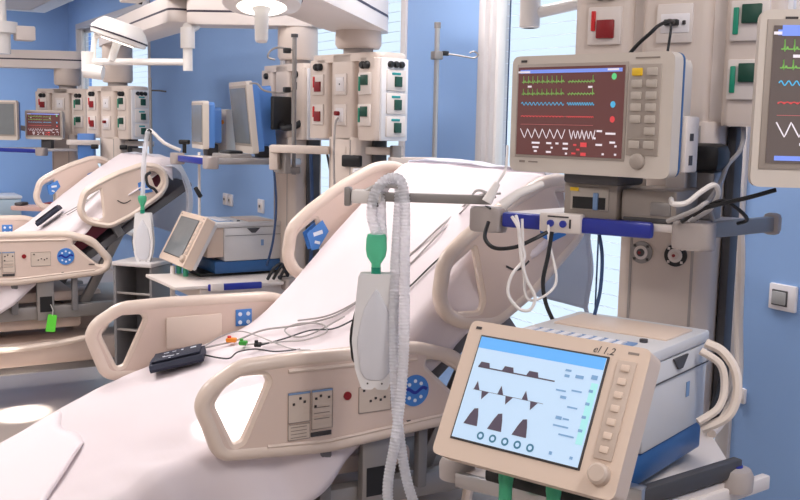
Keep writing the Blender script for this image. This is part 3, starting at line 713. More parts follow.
def monitor_keys(label, loc, yaw):
    """wide monitor with key pad on the right; origin at bezel centre bottom"""
    t = thing('patient_monitor', label, 'monitor', loc, yaw)
    zb = -loc[2]; M = Matrix.Translation((0, 0, 1.573-loc[2]))
    b = B(M); b.plate(rrect(-.203, .198, -.128, .128, .02), [], 0, .035); b.build('bezel', 'monitor_bezel', t)
    b = B(M); b.plate(rrect(-.198, .200, -.126, .128, .02), [], .035, .040); b.build('blue_band', 'base_blue', t)
    b = B(M); b.plate(rrect(-.18, .185, -.115, .118, .02), [], .043, .10); b.build('rear_case', 'monitor_bezel', t)
    b = B(M); b.bx(-.188, .094, -.002, .003, -.096, .110, .0015); b.build('screen_surround', 'monitor_key_area', t)
    ecg_pic(t, Matrix.Translation((0, -.0025, 1.573-loc[2])), -.183, .088, -.090, .103)
    b = B(M); b.bx(.098, .170, -.003, .003, -.082, .104, .0015); kp = b.build('key_pad', 'monitor_key_area', t)
    for i in range(7):
        for j in range(2):
            if i == 5 and j == 0: continue
            z = .088-i*.024-(.004 if i == 6 else 0); x = .117+j*.034
            b = B(M); b.bx(x-.012, x+.012, -.007, -.002, z-.008, z+.008, .002); b.build('key', 'key_yellow' if (i, j) == (0, 0) else 'key', kp)
    b = B(M); b.bx(.100, .168, -.0042, -.0025, -.0475, -.0465); b.build('pad_line', 'key', kp)
    b = B(M); b.lathe([(.017, 0), (.016, .008), (.012, .011)], (.126, .0, -.094), (0, -1, 0), 20); b.build('rotary_knob', 'monitor_key_area', t)
    b = B(M); b.bx(-.178, -.163, -.002, .001, .114, .119); b.build('maker_mark', 'ink', t)
    b = B(M); b.bx(.11, .165, -.001, .001, .115, .118); b.build('model_mark', 'decal_line', t)
    b = B(M); b.bx(-.175, -.16, -.001, .001, -.108, -.103); b.bx(-.15, -.125, -.001, .001, -.107, -.104); b.build('power_marks', 'decal_line', t)['kind'] = 'stuff'
    b = B(M); b.bx(.185, .208, .045, .10, -.115, .0, .004); mr = b.build('module_rack', 'pend_light', t); b = B(M); b.bx(.2075, .209, .06, .075, -.05, -.035); b.bx(.2075, .209, .06, .075, -.10, -.08); b.build('rack_sockets', 'ink', mr)['kind'] = 'stuff'
    # swivel foot down to the shelf
    b = B(M); b.bx(-.07, .07, .02, .13, -.150, -.112, .008); b.build('swivel_foot', 'dark_grey', t)
    b = B(M); b.cyl((0, .09, -.226), (0, .09, -.14), .03, seg=20); b.build('stand_post', 'bar_grey', t)
    return t
monitor_keys('patient monitor with red-brown trace screen and key pad on the near pendant shelf', (1.42, 1.67, 1.346), 197)
def monitor_plain(label, loc, yaw, W, H, cz, bgm, depth=.11, back='monitor_blue', content=True, stand=None, name='patient_monitor', screen_m=None, tl=0, mtop=.03):
    t = thing(name, label, 'monitor', loc, yaw)
    M = Matrix.Translation((0, 0, cz-loc[2])) @ Matrix.Rotation(-radians(tl), 4, 'X')
    b = B(M); b.plate(rrect(-W/2, W/2, -H/2, H/2, .02), [], 0, .03); b.build('bezel', 'monitor_bezel', t)
    b = B(M); b.plate(rrect(-W/2+.006, W/2-.006, -H/2+.006, H/2-.006, .02), [], .03, .06); b.plate(rrect(-W/2+.03, W/2-.03, -H/2+.03, H/2-.03, .02), [], .06, depth); b.build('rear_case', back, t)
    mx, mz = W*.06, H*.09
    b = B(M); b.bx(-W/2+mx-.012, W/2-mx+.012, -.002, .003, -H/2+mz-.012+H*.05, H/2-mz+.012, .001); b.build('screen_surround', 'monitor_key_area', t)
    if content: ecg_pic(t, M @ Matrix.Translation((0, -.003, 0)), -W/2+mx, W/2-mx, -H/2+mz+H*.05, H/2-mz, bgm)
    else: B(M).bx(-W/2+mx, W/2-mx, -.004, .002, -H/2+mz+H*.05, H/2-mz).build('screen', bgm, t)
    if stand:
        b = B(M); b.box((0, depth*.7, -H/2-stand/2), (.08, .06, stand+.05), .008); b.build('stand_foot', 'dark_grey', t)
    return t
m2 = monitor_plain('grey-screened patient monitor on an arm beside the blue wall with the light switch', (1.712, 1.205, 1.44), 231, .42, .335, 1.607, 'ecg_bg_grey', content=True)
b = B(w2l(m2)); b.tube([(1.75, 1.27, 1.60), (1.86, 1.42, 1.60), (1.90, 1.62, 1.63), (1.84, 1.82, 1.65)], .022, 10, smooth=4); b.build('support_arm', 'bar_grey', m2)
MM = Matrix.Translation((0, 0, .167)); b = B(MM); b.bx(-.165, -.142, -.001, .001, .149, .154); b.build('maker_mark', 'ink', m2)
b = B(MM); b.rect(-.17, .10, .118, .138, -.0055); b.build('bright_header', 'ecg_header', m2)
b = B(MM); b.rect(-.17, .18, -.116, -.107, -.0055); b.build('footer_bar', 'ecg_header', m2)

# ------------------------------------------------------------------ ventilators
def ventilator(label, loc, yaw, tl, scr_z, on=True):
    """loc = under the screen centre; body stands behind the tilted screen"""
    t = thing('ventilator', label, 'ventilator', loc, yaw, 'ventilators on pendant shelves')
    o = Matrix.Translation((0, 0, -loc[2])); M = o @ tilt((0, 0, scr_z), tl)
    b = B(M); b.plate(rrect(-.165, .206, -.137, .128, .016), [], 0, .05); b.build('bezel', 'vent_bezel', t)
    b = B(M); b.plate(rrect(-.155, .196, -.127, .118, .016), [], .05, .07); b.build('bezel_back', 'vent_body', t)
    b = B(M); b.bx(-.134, .134, -.002, .003, -.102, .102, .001); b.build('screen_surround', 'ink', t)
    b = B(M); b.bx(-.130, .130, -.004, .002, -.098, .098); b.build('screen', 'vs_bg' if on else 'screen_off', t)
    b = B(M); b.bx(.152, .186, -.004, .002, -.075, .100, .0015); kp = b.build('key_strip', 'vent_keys', t)
    for k in range(7):
        z = .086-k*.024; bb = B(M); bb.bx(.161, .177, -.007, -.003, z-.006, z+.006, .0015); bb.build('key', 'vent_bezel', kp)
    b = B(M); b.lathe([(.019, 0), (.018, .014), (.014, .018)], (.172, 0, -.100), (0, -1, 0), 24); b.build('rotary_knob', 'vent_keys', t)
    if on:
        S = M @ Matrix.Translation((0, -.0046, 0))
        B(S).rect(-.130, .130, .076, .098).build('screen_header', 'vs_header', t)
        b = B(S); b.ribbon([(-.118, .040), (.045, .040)], .0025)
        for k in range(3):
            x = -.118+k*.052; b.poly([(x, .040), (x+.004, .050), (x+.022, .050), (x+.026, .040)], -.0002)
        b.build('pressure_curve', 'vs_shape', t)['kind'] = 'stuff'
        b = B(S); b.ribbon([(-.115, -.004), (.035, -.004)], .0008)
        for k in range(3):
            x = -.113+k*.052; b.poly([(x, -.004), (x+.004, .013), (x+.013, -.004)], -.0002); b.poly([(x+.018, -.004), (x+.034, -.004), (x+.022, -.020)], -.0002)
        b.build('flow_curve', 'vs_shape', t)['kind'] = 'stuff'
        b = B(S)
        for k in range(3):
            x = -.113+k*.052
            b.poly([(x, -.070), (x+.008, -.050), (x+.014, -.039), (x+.022, -.037), (x+.026, -.050), (x+.030, -.070)], -.0002)
        b.build('volume_curve', 'vs_shape', t)['kind'] = 'stuff'
        for k in range(5):
            B(S).poly(circle_poly(-.070+k*.026, -.085, .0075, 16), -.0002).build('screen_button', 'vs_button', t)
            B(S).poly(circle_poly(-.070+k*.026, -.085, .004, 12), -.0004).build('button_dot', 'vs_bg', t)
        B(S).rect(.115, .128, -.06, .05, -.0002).build('value_column', 'vs_teal', t)
        b = B(S)
        for (x, z, wd, h) in ((.066, .064, .012, .004), (.066, .054, .010, .005), (.090, .056, .016, .006), (.118, .060, .012, .008), (.062, .026, .02, .003), (.092, .03, .02, .003), (.07, .015, .012, .005), (.092, .0, .02, .003), (.072, -.022, .012, .006), (.086, -.022, .012, .003), (.08, -.036, .03, .003), (.095, -.05, .03, .003), (.075, -.085, .006, .006), (.115, -.085, .006, .005), (.118, .035, .008, .005), (.118, .012, .008, .005), (.118, -.012, .008, .005), (.118, -.036, .008, .005)):
            b.rect(x-wd/2, x+wd/2, z-h/2, z+h/2, -.0006)
        b.build('screen_values', 'vs_text', t)['kind'] = 'stuff'
        text('model_lettering', 'el 1.2', .019, M @ Matrix.Translation((.098, -.0005, .106)), 'ink', t)
    b = B(M); b.bx(-.150, -.138, -.001, .001, .112, .117); b.build('maker_mark', 'ink', t)
    b = B(M); b.bx(.165, .185, -.001, .001, .113, .117); b.build('side_mark', 'decal_line', t)
    # body
    zt = scr_z+.077; z0 = scr_z-.115
    b = B(o); b.bx(-.150, .150, .165, .47, z0, zt-.025, .008); b.build('body', 'vent_body', t)
    b = B(o); b.bx(-.150, .152, .10, .47, zt-.025, zt, .006); tp = b.build('top_cover', 'vent_body', t)
    b = B(o); b.bx(-.14, .14, .08, .22, z0+.02, zt-.02, .01); b.build('screen_support', 'vent_bezel', t)
    b = B(o); b.bx(.1515, .1535, .17, .465, zt-.066, zt-.064); b.build('door_gap', 'dark_grey', t)
    b = B(); b.plate([(.0, 0), (.07, 0), (.045, -.024), (.025, -.024)], [], 0, .004); g = b
    g.bm.transform(o @ Matrix.Translation((.1545, .285, zt-.030)) @ Matrix.Rotation(pi/2, 4, 'Z')); g.build('door_grip', 'dark_grey', t)
    b = B(o); b.bx(.1505, .152, .36, .375, zt-.12, zt-.09); b.build('side_label', 'decal_blue', t)
    b = B(o)
    for k in range(9):
        b.box((-.115+k*.024, .192, zt+.004), (.015, .06, .004), .001)
    b.build('top_keys', 'switch_white', t)['kind'] = 'stuff'
    b = B(o); b.bx(-.13, .10, .150, .235, zt-.001, zt+.003, .001); b.build('top_panel', 'decal_blue', t)
    b = B(o); b.bx(-.12, .13, .30, .43, zt-.001, zt+.004, .002); b.build('top_plate', 'vent_bezel', t)
    b = B(o); b.cyl((.10, .26, zt), (.10, .26, zt+.006), .008, seg=12); b.build('top_screw', 'dark_grey', t)
    b = B(o); b.bx(-.145, .145, .12, .47, scr_z-.175, z0, .006); b.build('base', 'base_blue', t)
    b = B(o); b.bx(-.12, .12, .05, .44, loc[2], scr_z-.172, .006); b.build('base_plate', 'black', t)
    for x in (-.04, .06):
        b = B(o); b.lathe([(.014, 0), (.014, -.02), (.0125, -.03), (.0125, -.075)], (x, .0, scr_z-.140), (0, 0, 1), 16); po = b.build('outlet_port', 'green_plastic', t)
        b = B(o); b.cyl((x, .0, scr_z-.141), (x, .03, scr_z-.11), .011, seg=14); b.build('port_stub', 'vent_bezel', po)
    return t
V1 = ventilator('ventilator with lit pale blue screen showing three waveforms', (1.08, 1.40, .863), 202, 28, 1.06, True)

# ------------------------------------------------------------------ the second and third shelf pendants
CB3 = .70; o3 = Matrix.Translation((0, 0, -CB3))
shelf(P3, CB3, 1.36, [(-.33, -.42), (.14, -.42), (.20, .02), (-.24, .02)], [(-.335, -.42), (.15, -.43)])
b = B(o3); b.box((.176, -.20, 1.350), (.018, .42, .03), .004, Matrix.Rotation(radians(-8), 3, 'Z')); b.build('side_rail', 'steel', P3)
b = B(o3); b.bx(-.28, .09, -.438, -.422, 1.33, 1.362, .006); b.build('blue_rail', 'rail_blue', P3)
shelf(P3, CB3, .775, [(-.24, -.62), (.19, -.62), (.25, -.10), (.11, .02), (-.11, .02)], [(.225, -.06)])
b = B(o3); b.box((.228, -.34, .765), (.016, .26, .032), .005, Matrix.Rotation(radians(-6), 3, 'Z')); b.build('blue_rail', 'rail_blue', P3)
b = B(o3); b.box((.225, -.43, .768), (.03, .06, .038), .005, Matrix.Rotation(radians(-6), 3, 'Z')); b.build('socket_strip', 'pend_light', P3)
b = B(o3); b.bx(-.19, .19, -.50, -.02, .70, .757, .006); b.build('drawer_case', 'pend_light', P3)
b = B(o3); b.bx(.05, .20, -.25, -.05, 1.555, 1.60, .006); b.build('equipment_arm', 'pend_beige', P3) if False else b.bm.free()
monitor_plain('tall blue-backed monitor with pale screen on the shelf beside the grey column', (1.80, 4.72, 1.361), 174, .33, .35, 1.555, 'screen_off', content=False, stand=.02, depth=.13, tl=-6)
monitor_plain('smaller blue-backed monitor at the far end of the same shelf as the tall one', (1.655, 4.95, 1.361), 174, .26, .24, 1.515, 'screen_off', content=False, stand=.035, depth=.10)
t = thing('monitor_module', 'beige upright equipment module with an orange mark between the blue-backed monitors', 'module', (1.80, 5.02, 1.361), 215)
B().bx(-.075, .075, -.05, .05, 0, .235, .008).build('module_case', 'monitor_bezel', t)
B().cyl((.05, -.054, .17), (.05, -.05, .17), .012, seg=14).build('orange_mark', 'orange', t)
b = B(); b.bx(-.05, -.03, -.052, -.048, .14, .20); b.bx(-.05, -.03, -.052, -.048, .05, .11); b.build('module_slots', 'ink', t)['kind'] = 'stuff'
t = thing('scanner_cradle', 'low black and silver device lying on the shelf under the tall blue-backed monitor', 'device', (1.72, 4.63, 1.361), 190)
B().bx(-.09, .09, -.06, .06, 0, .022, .008).build('device_case', 'bar_grey', t)
B().bx(-.04, .06, -.05, .03, .020, .036, .008).build('device_lid', 'black', t)
V2 = ventilator('ventilator with dark screen standing on the shelf below the blue-backed monitors', (1.52, 4.80, .776), 181, 28, .965, False)
t = thing('storage_trolley', 'small grey open trolley with slanted shelves beside the hanging test lung', 'trolley', (1.40, 5.06, 0), 222)
for x in (-.105, .105):
    B().bx(x-.008, x+.008, -.10, .10, .10, .80, .004).build('side_panel', 'deck_grey', t)
for z in (.16, .45, .64):
    B().box((0, 0, z), (.20, .19, .012), .003, Matrix.Rotation(radians(-12), 3, 'X')).build('shelf', 'bar_grey', t)
B().bx(-.115, .115, -.11, .11, .80, .82, .004).build('top_board', 'frame_alu', t)
B().bx(-.10, .10, .085, .097, .12, .79).build('back_panel', 'deck_grey', t)
for x in (-.085, .085):
    for y in (-.08, .08):
        b = B(); b.cyl((x-.012, y, .035), (x+.012, y, .035), .035, seg=14); b.box((x, y, .08), (.03, .03, .06), .004); b.build('castor', 'dark_grey', t)
CB5 = .85; o5 = Matrix.Translation((0, 0, -CB5))
shelf(P5, CB5, 1.30, [(-.34, -.36), (.14, -.36), (.22, .02), (-.24, .02)], [(-.345, -.36), (.15, -.37)])
b = B(o5); b.bx(-.30, .10, -.376, -.362, 1.272, 1.302, .006); b.build('blue_rail', 'rail_blue', P5)
monitor_plain('small monitor with red traces on the farthest pendant shelf', (1.43, 7.80, 1.301), 236, .285, .215, 1.475, 'ecg_bg', content=True, stand=.06, depth=.09, back='monitor_bezel')
m5 = monitor_plain('pale-framed monitor on an arm beside the monitor with red traces', (1.10, 7.90, 1.36), 232, .36, .29, 1.505, 'screen_off', content=False, depth=.09, back='monitor_blue')
b = B(w2l(m5)); b.tube([(1.16, 7.97, 1.50), (1.3, 8.1, 1.45), (1.56, 8.06, 1.42)], .02, 8, smooth=4); b.build('support_arm', 'bar_grey', m5)
t = thing('equipment_tray', 'beige and red tray on a bracket low on the farthest pendant', 'tray', (1.33, 7.62, .86), 230)
B().prism(rrect(-.16, .17, -.09, .09, .03), 0, .03, .006).build('tray_board', 'chair_pink', t)
B().bx(-.14, -.08, -.06, .04, .03, .055, .01).build('tray_item', 'dark_grey', t)
B().bx(.08, .15, -.07, .05, .03, .06, .01).build('tray_item', 'dark_red', t)
b = B(w2l(t)); b.tube([(1.34, 7.64, .875), (1.50, 7.85, .87), (1.58, 7.98, .88)], .02, 8); b.build('bracket', 'pend_grey', t)

# ------------------------------------------------------------------ side arms, infusion pole, steel pole
def bar(nm, a, bb, wd, h, m, root, bev=.006):
    M = w2l(root); a, bb = Vector(a), Vector(bb); d = bb-a
    c = B(M); c.box((a+bb)/2, (d.length, wd, h), bev, Matrix.Rotation(atan2(d.y, d.x), 3, 'Z')); return c.build(nm, m, root)
bar('side_arm', (1.96, 3.88, 1.425), (2.14, 3.70, 1.425), .04, .034, 'pend_beige', P2)
bar('side_arm', (2.075, 3.70, 1.385), (2.285, 3.665, 1.385), .04, .034, 'pend_beige', P2)
bar('arm_joint', (2.085, 3.705, 1.405), (2.125, 3.695, 1.405), .045, .09, 'bar_grey', P2)
bar('side_arm', (1.745, 4.19, 1.42), (1.93, 3.98, 1.42), .04, .036, 'pend_beige', P2)
bar('arm_drop', (1.745, 4.205, 1.38), (1.775, 4.175, 1.38), .04, .11, 'pend_beige', P2)
bar('console_box', (1.955, 3.80, 1.30), (2.045, 3.77, 1.30), .05, .10, 'pend_white', P2)
bar('box_display', (1.965, 3.772, 1.31), (2.035, 3.747, 1.31), .012, .05, 'base_blue', P2)
bar('arm_joint', (1.945, 3.87, 1.38), (2.0, 3.80, 1.38), .05, .05, 'black', P2)
t = thing('infusion_pole', 'thin steel infusion pole with side hook rising beside the blue wall pier', 'pole', (2.277, 3.665, 1.36))
B().cyl((0, 0, 0), (0, 0, .60), .011, seg=14).build('pole', 'steel', t)
B().cyl((0, 0, .585), (0, 0, .61), .014, seg=14).build('pole_cap', 'bar_grey', t)
B().bx(-.02, .02, -.02, .02, .455, .49, .004).build('clamp', 'bar_grey', t)
b = B(); b.tube([(0, 0, .475), (.05, -.03, .478), (.10, -.06, .47), (.135, -.08, .465), (.15, -.09, .478), (.135, -.08, .492), (.12, -.07, .485)], .004, 6, smooth=4); b.build('hook', 'bar_grey', t)
b = B(); b.bx(.02, .045, -.028, -.008, .472, .492, .003); b.build('hook_screw', 'black', t)
t = thing('steel_pole', 'thin steel pole standing in front of the grey pendant console', 'pole', (1.875, 4.24, 1.30))
B().cyl((0, 0, 0), (0, 0, .62), .010, seg=12).build('pole', 'bar_grey', t)
B().cyl((0, 0, .62), (0, 0, .635), .016, seg=12).build('pole_cap', 'dark_grey', t)
b = B(); b.tube([(0, 0, .56), (-.05, .05, .575), (-.09, .06, .56), (-.10, .07, .53), (-.07, .06, .52)], .005, 6, smooth=4); b.build('hook', 'bar_grey', t)
b = B(); b.tube([(0, 0, .38), (-.06, .03, .37), (-.12, .07, .38), (-.14, .10, .41), (-.17, .12, .41)], .005, 6, smooth=4); b.build('hook', 'bar_grey', t)
for q in (.385, .56): B().bx(-.045, -.015, .0, .03, q-.012, q+.012, .004).build('hook_screw', 'black', t)
bar('pole_holder', (1.80, 4.26, 1.32), (1.90, 4.22, 1.32), .03, .03, 'bar_grey', P2)
bar('pole_link', (1.80, 4.26, 1.34), (1.80, 4.14, 1.40), .03, .12, 'bar_grey', P2)
t = thing('keyboard_arm', 'black keyboard tray folded up beside the tall blue-backed monitor', 'tray', (1.93, 4.52, 1.50), 200)
B().bx(-.012, .012, -.06, .06, 0, .16, .006).build('tray', 'black', t)
b = B(); b.tube([(0, 0, .03), (.04, -.02, .01), (.08, .02, .02), (.09, .07, .05)], .016, 8, smooth=4); b.build('joint', 'black', t)
# bars and box on the far console pendant
bar('side_arm', (1.76, 6.80, 1.37), (1.93, 6.68, 1.37), .04, .035, 'pend_light', P4)
bar('side_arm', (1.42, 6.95, 1.37), (1.62, 6.88, 1.37), .04, .035, 'pend_light', P4)
bar('blue_device', (1.50, 6.97, 1.33), (1.60, 6.93, 1.33), .08, .20, 'monitor_blue', P4)
bar('grey_device', (1.80, 6.80, 1.27), (1.88, 6.76, 1.27), .06, .14, 'deck_grey', P4)
bar('device_display', (1.81, 6.765, 1.25), (1.87, 6.725, 1.25), .012, .06, 'black', P4)
for q in ((1.56, 6.86, 1.345), (1.72, 6.74, 1.345)): bar('arm_knob', q, (q[0]+.04, q[1]-.02, q[2]), .04, .03, 'black', P4)
# slim pole beside the far console
t = thing('steel_pole', 'thin steel pole beside the window nearest the far wall', 'pole', (1.86, 6.50, 1.25))
B().cyl((0, 0, 0), (0, 0, .55), .010, seg=12).build('pole', 'bar_grey', t)
b = B(); b.tube([(0, 0, .47), (.05, -.03, .47), (.09, -.05, .465)], .006, 6); b.build('hook', 'dark_grey', t)
bar('pole_holder', (1.85, 6.68, 1.28), (1.86, 6.49, 1.28), .03, .03, 'bar_grey', P4)

# ------------------------------------------------------------------ examination lamps and their arms
def exam_lamp(label, loc, axis, R, arms, spot=None, post=None):
    t = thing('examination_lamp', label, 'lamp', loc, group='round examination lamps'); ax = Vector(axis).normalized()
    B().lathe([(.02, .075), (.10*R/.15, .07), (R*.85, .045), (R, .012), (R, 0)], (0, 0, 0), ax, 40).build('dome', 'lamp_white', t)
    B().lathe([(R+.002, .004), (R+.002, -.004)], (0, 0, 0), ax, 40).build('seam_ring', 'seam', t)
    B().lathe([(R, -.002), (R*.96, -.022), (R*.62, -.030), (R*.60, -.024), (.02, -.024)], (0, 0, 0), ax, 40).build('lower_shell', 'lamp_white', t)
    B().lathe([(R*.60, -.026), (R*.55, -.034), (.01, -.034)], (0, 0, 0), ax, 32).build('lens', 'lamp_lens', t)
    B().lathe([(.03, -.03), (.02, -.045), (.0185, -.12), (.016, -.128), (.004, -.13)], (0, 0, 0), ax, 20).build('handle', 'lamp_white', t)
    for nm, pts, r, m in arms:
        b = B(Matrix.Translation(-Vector(loc))); b.tube(pts, r, 12, smooth=3 if len(pts) > 2 else 0); b.build(nm, m, t)
    if spot:
        l = bpy.data.lights.new('lamp_beam', 'SPOT'); l.energy = spot[1]; l.spot_size = radians(spot[2]); l.spot_blend = .35; l.shadow_soft_size = .04; l.color = (1, .96, .9)
        o = bpy.data.objects.new('lamp_beam', l); COL.objects.link(o); o.parent = t
        p = ax*-.14
        o.location = p; d = Vector(spot[0])-Vector(loc)-p; o.rotation_euler = d.to_track_quat('-Z', 'Y').to_euler()
    return t
exam_lamp('white domed examination lamp tilted over the bed with the green tag', (1.311, 5.123, 1.948), (.28, -.12, .95), .143,
    [('yoke', [(1.222, 5.215, 1.96), (1.21, 5.23, 1.90), (1.206, 5.22, 1.83), (1.206, 5.215, 1.77)], .014, 'lamp_white'),
     ('joint', [(1.165, 5.235, 1.775), (1.245, 5.19, 1.765)], .036, 'lamp_white'),
     ('joint', [(1.185, 5.24, 1.77), (1.185, 5.24, 1.87)], .035, 'lamp_white'),
     ('boom', [(1.185, 5.235, 1.82), (1.586, 4.895, 1.823)], .017, 'lamp_white'),
     ('sleeve', [(1.588, 4.89, 1.78), (1.588, 4.89, 1.90)], .024, 'lamp_white'),
     ('sleeve', [(1.588, 4.89, 1.89), (1.588, 4.89, 1.99)], .036, 'lamp_white'),
     ('link', [(1.588, 4.89, 1.985), (1.64, 4.93, 2.01)], .03, 'lamp_white'),
     ('dome_pin', [(1.215, 5.21, 1.945), (1.30, 5.13, 1.985)], .014, 'lamp_white')])
exam_lamp('white examination lamp with a ring underside over the bed with the pressure cuff', (1.086, 2.683, 1.889), (.09, .2, .97), .113,
    [('yoke', [(1.095, 2.70, 1.95), (1.10, 2.74, 2.02), (1.15, 2.85, 2.12), (1.20, 2.93, 2.15)], .016, 'lamp_white')],
    spot=((.96, 2.44, .78), 480, 14))
exam_lamp('white added lamp beaming from out of view under the bed with the green tag', (.30, 4.15, 2.02), (-.30, -.55, .85), .143,  # added unseen lamp; its spot lays the light pool on the floor
    [('boom', [(.28, 4.10, 2.08), (.25, 4.3, 2.2), (.6, 4.8, 2.22), (1.55, 4.95, 2.20)], .02, 'lamp_white')], spot=((.84, 5.36, 0.0), 1400, 7))
t = thing('lamp_boom', 'white lamp boom with a round sleeve hanging in front of the window', 'lamp arm', (1.797, 2.386, 1.827))
B().cyl((0, 0, 0), (0, 0, CEIL-1.827), .024, seg=18).build('drop_tube', 'lamp_white', t)
B().lathe([(.018, 0), (.03, .004), (.03, .09), (.024, .095)], (0, 0, 0), (0, 0, 1), 20).build('sleeve', 'lamp_white', t)
b = B(w2l(t)); b.tube([(1.80, 2.382, 1.868), (1.891, 2.277, 1.896), (2.005, 2.159, 1.935), (2.05, 2.12, 2.05)], .017, 10, smooth=3); b.build('boom', 'lamp_white', t)
# lamp arm in the upper background with square end
t = thing('lamp_beam_arm', 'white square-ended ceiling arm with a dark hole near its tip', 'arm', (1.33, 5.00, 2.08))
a, e = Vector((1.33, 5.0, 2.10)), Vector((1.28, 3.08, 2.17)); d = (e-a)
b = B(w2l(t)); b.box((a+e)/2, (d.length, .10, .075), .012, Matrix.Rotation(atan2(d.y, d.x), 3, 'Z')); b.build('beam', 'pend_light', t)
b = B(w2l(t)); b.cyl((1.385, 4.97, 2.105), (1.372, 4.97, 2.105), .012, seg=14); b.build('hole', 'ink', t)
# lamp head arm at the left of the ward
t = thing('lamp_swivel', 'white stepped lamp swivel hanging from a short ceiling tube at the far end', 'lamp arm', (1.02, 6.90, 1.93))
B().cyl((0, 0, .0), (0, 0, .14), .055, seg=20).build('lower_sleeve', 'lamp_white', t)
B().cyl((0, 0, .13), (0, 0, .20), .10, seg=24).build('upper_sleeve', 'lamp_white', t)
B().bx(.08, .20, -.06, .06, .09, .18, .01).build('arm_stub', 'pend_light', t)
B().cyl((0, 0, .19), (0, 0, CEIL-1.93), .035, seg=16).build('ceiling_tube', 'lamp_white', t)
# hanging ceiling luminaire at the far left
t = thing('hanging_luminaire', 'long white box luminaire with beige recess hanging at the far end', 'lamp', (1.20, 8.6, 2.478))
b = B(); b.bx(-.9, .63, -1.15, 1.19, .012, .11, .01); b.build('housing', 'pend_white', t)
for x0, x1, y0, y1 in ((-.9, .63, 1.07, 1.19), (-.9, .63, -1.15, -1.03), (.48, .63, -1.03, 1.07), (-.9, -.75, -1.03, 1.07)): B().bx(x0, x1, y0, y1, 0, .012, .003).build('rim', 'pend_white', t)
B().bx(-.75, .48, -1.03, 1.07, .008, .0125).build('recess_panel', 'pend_beige', t)
for y in (-.8, .8): B().cyl((-.1, y, .10), (-.1, y, CEIL-2.478), .012, seg=10).build('suspension_rod', 'steel', t)

# ------------------------------------------------------------------ breathing circuit by the first bed
t = thing('hose_holder', 'flat grey bar with a clamp holding the breathing hoses above the bed', 'holder', (1.33, 1.90, 1.36))
b = B(w2l(t)); a, e = Vector((1.072, 2.112, 1.372)), Vector((1.345, 1.905, 1.376)); d = e-a
b.box((a+e)/2, (d.length, .012, .022), .003, Matrix.Rotation(atan2(d.y, d.x), 3, 'Z')); b.build('bar', 'bar_grey', t)
b = B(w2l(t)); b.box((1.074, 2.110, 1.373), (.016, .03, .045), .004, Matrix.Rotation(atan2(d.y, d.x), 3, 'Z')); b.build('end_stop', 'bar_grey', t)
b = B(w2l(t)); b.box((1.11, 2.083, 1.374), (.07, .045, .032), .006, Matrix.Rotation(atan2(d.y, d.x), 3, 'Z')); b.build('clamp', 'tube_white', t)
b = B(w2l(t)); b.cyl((1.115, 2.05, 1.352), (1.115, 2.06, 1.378), .008, seg=12); b.build('clamp_screw', 'dark_grey', t)
b = B(w2l(t)); b.tube([(1.10, 2.075, 1.385), (1.12, 2.05, 1.40), (1.16, 2.02, 1.40), (1.165, 2.0, 1.38)], .006, 8, smooth=4); b.build('hook', 'steel', t)
HOSE_A = [(1.119, 2.037, 1.275), (1.105, 2.050, 1.333), (1.116, 2.048, 1.391), (1.143, 2.026, 1.420), (1.161, 2.000, 1.393), (1.158, 1.983, 1.232), (1.145, 1.957, 1.002), (1.120, 1.938, .844), (1.090, 1.920, .687), (1.085, 1.80, .60), (1.09, 1.66, .66), (1.115, 1.50, .81)]
HOSE_B = [(1.135, 2.051, 1.273), (1.136, 2.062, 1.355), (1.149, 2.066, 1.400), (1.163, 2.055, 1.418), (1.170, 2.035, 1.385), (1.150, 2.014, 1.182), (1.138, 1.987, .997), (1.139, 1.962, .836), (1.150, 1.909, .681), (1.155, 1.76, .60), (1.14, 1.58, .66), (1.155, 1.405, .81)]
for nm, pts, lb in (('breathing_hose', HOSE_A, 'clear corrugated breathing hose looped over the holder, ending beside the green connector'), ('breathing_hose', HOSE_B, 'clear corrugated breathing hose crossing the other one below the bed rail')):
    P = catmull(pts, 60)
    # resample evenly: three rings per corrugation
    out = [P[0]]; acc = 0; step = .0022
    for p, q in zip(P[:-1], P[1:]):
        L = (q-p).length; 
        while acc+L >= step:
            f = (step-acc)/L; p = p.lerp(q, f); L = (q-p).length; acc = 0; out.append(p.copy())
        acc += L
    b = B(); b.tube(out, .0130, 12, rfun=lambda L, u: .0120+.0014*sin(L/.0077*2*pi))
    tag(b.build(nm, 'hose_clear', None, angle=80), lb, 'hose', 'corrugated breathing hoses')
t = thing('hose_connector', 'green funnel connector between the hoses and the white test lung', 'connector', (1.116, 2.044, 1.19))
B().lathe([(.011, 0), (.011, .028), (.022, .045), (.025, .062), (.024, .088), (.021, .098)], (0, 0, 0), (0, 0, 1), 20).build('funnel', 'green_plastic', t)
B().cyl((0, 0, .0), (0, 0, .02), .0115, seg=16).build('collar', 'socket_green', t)
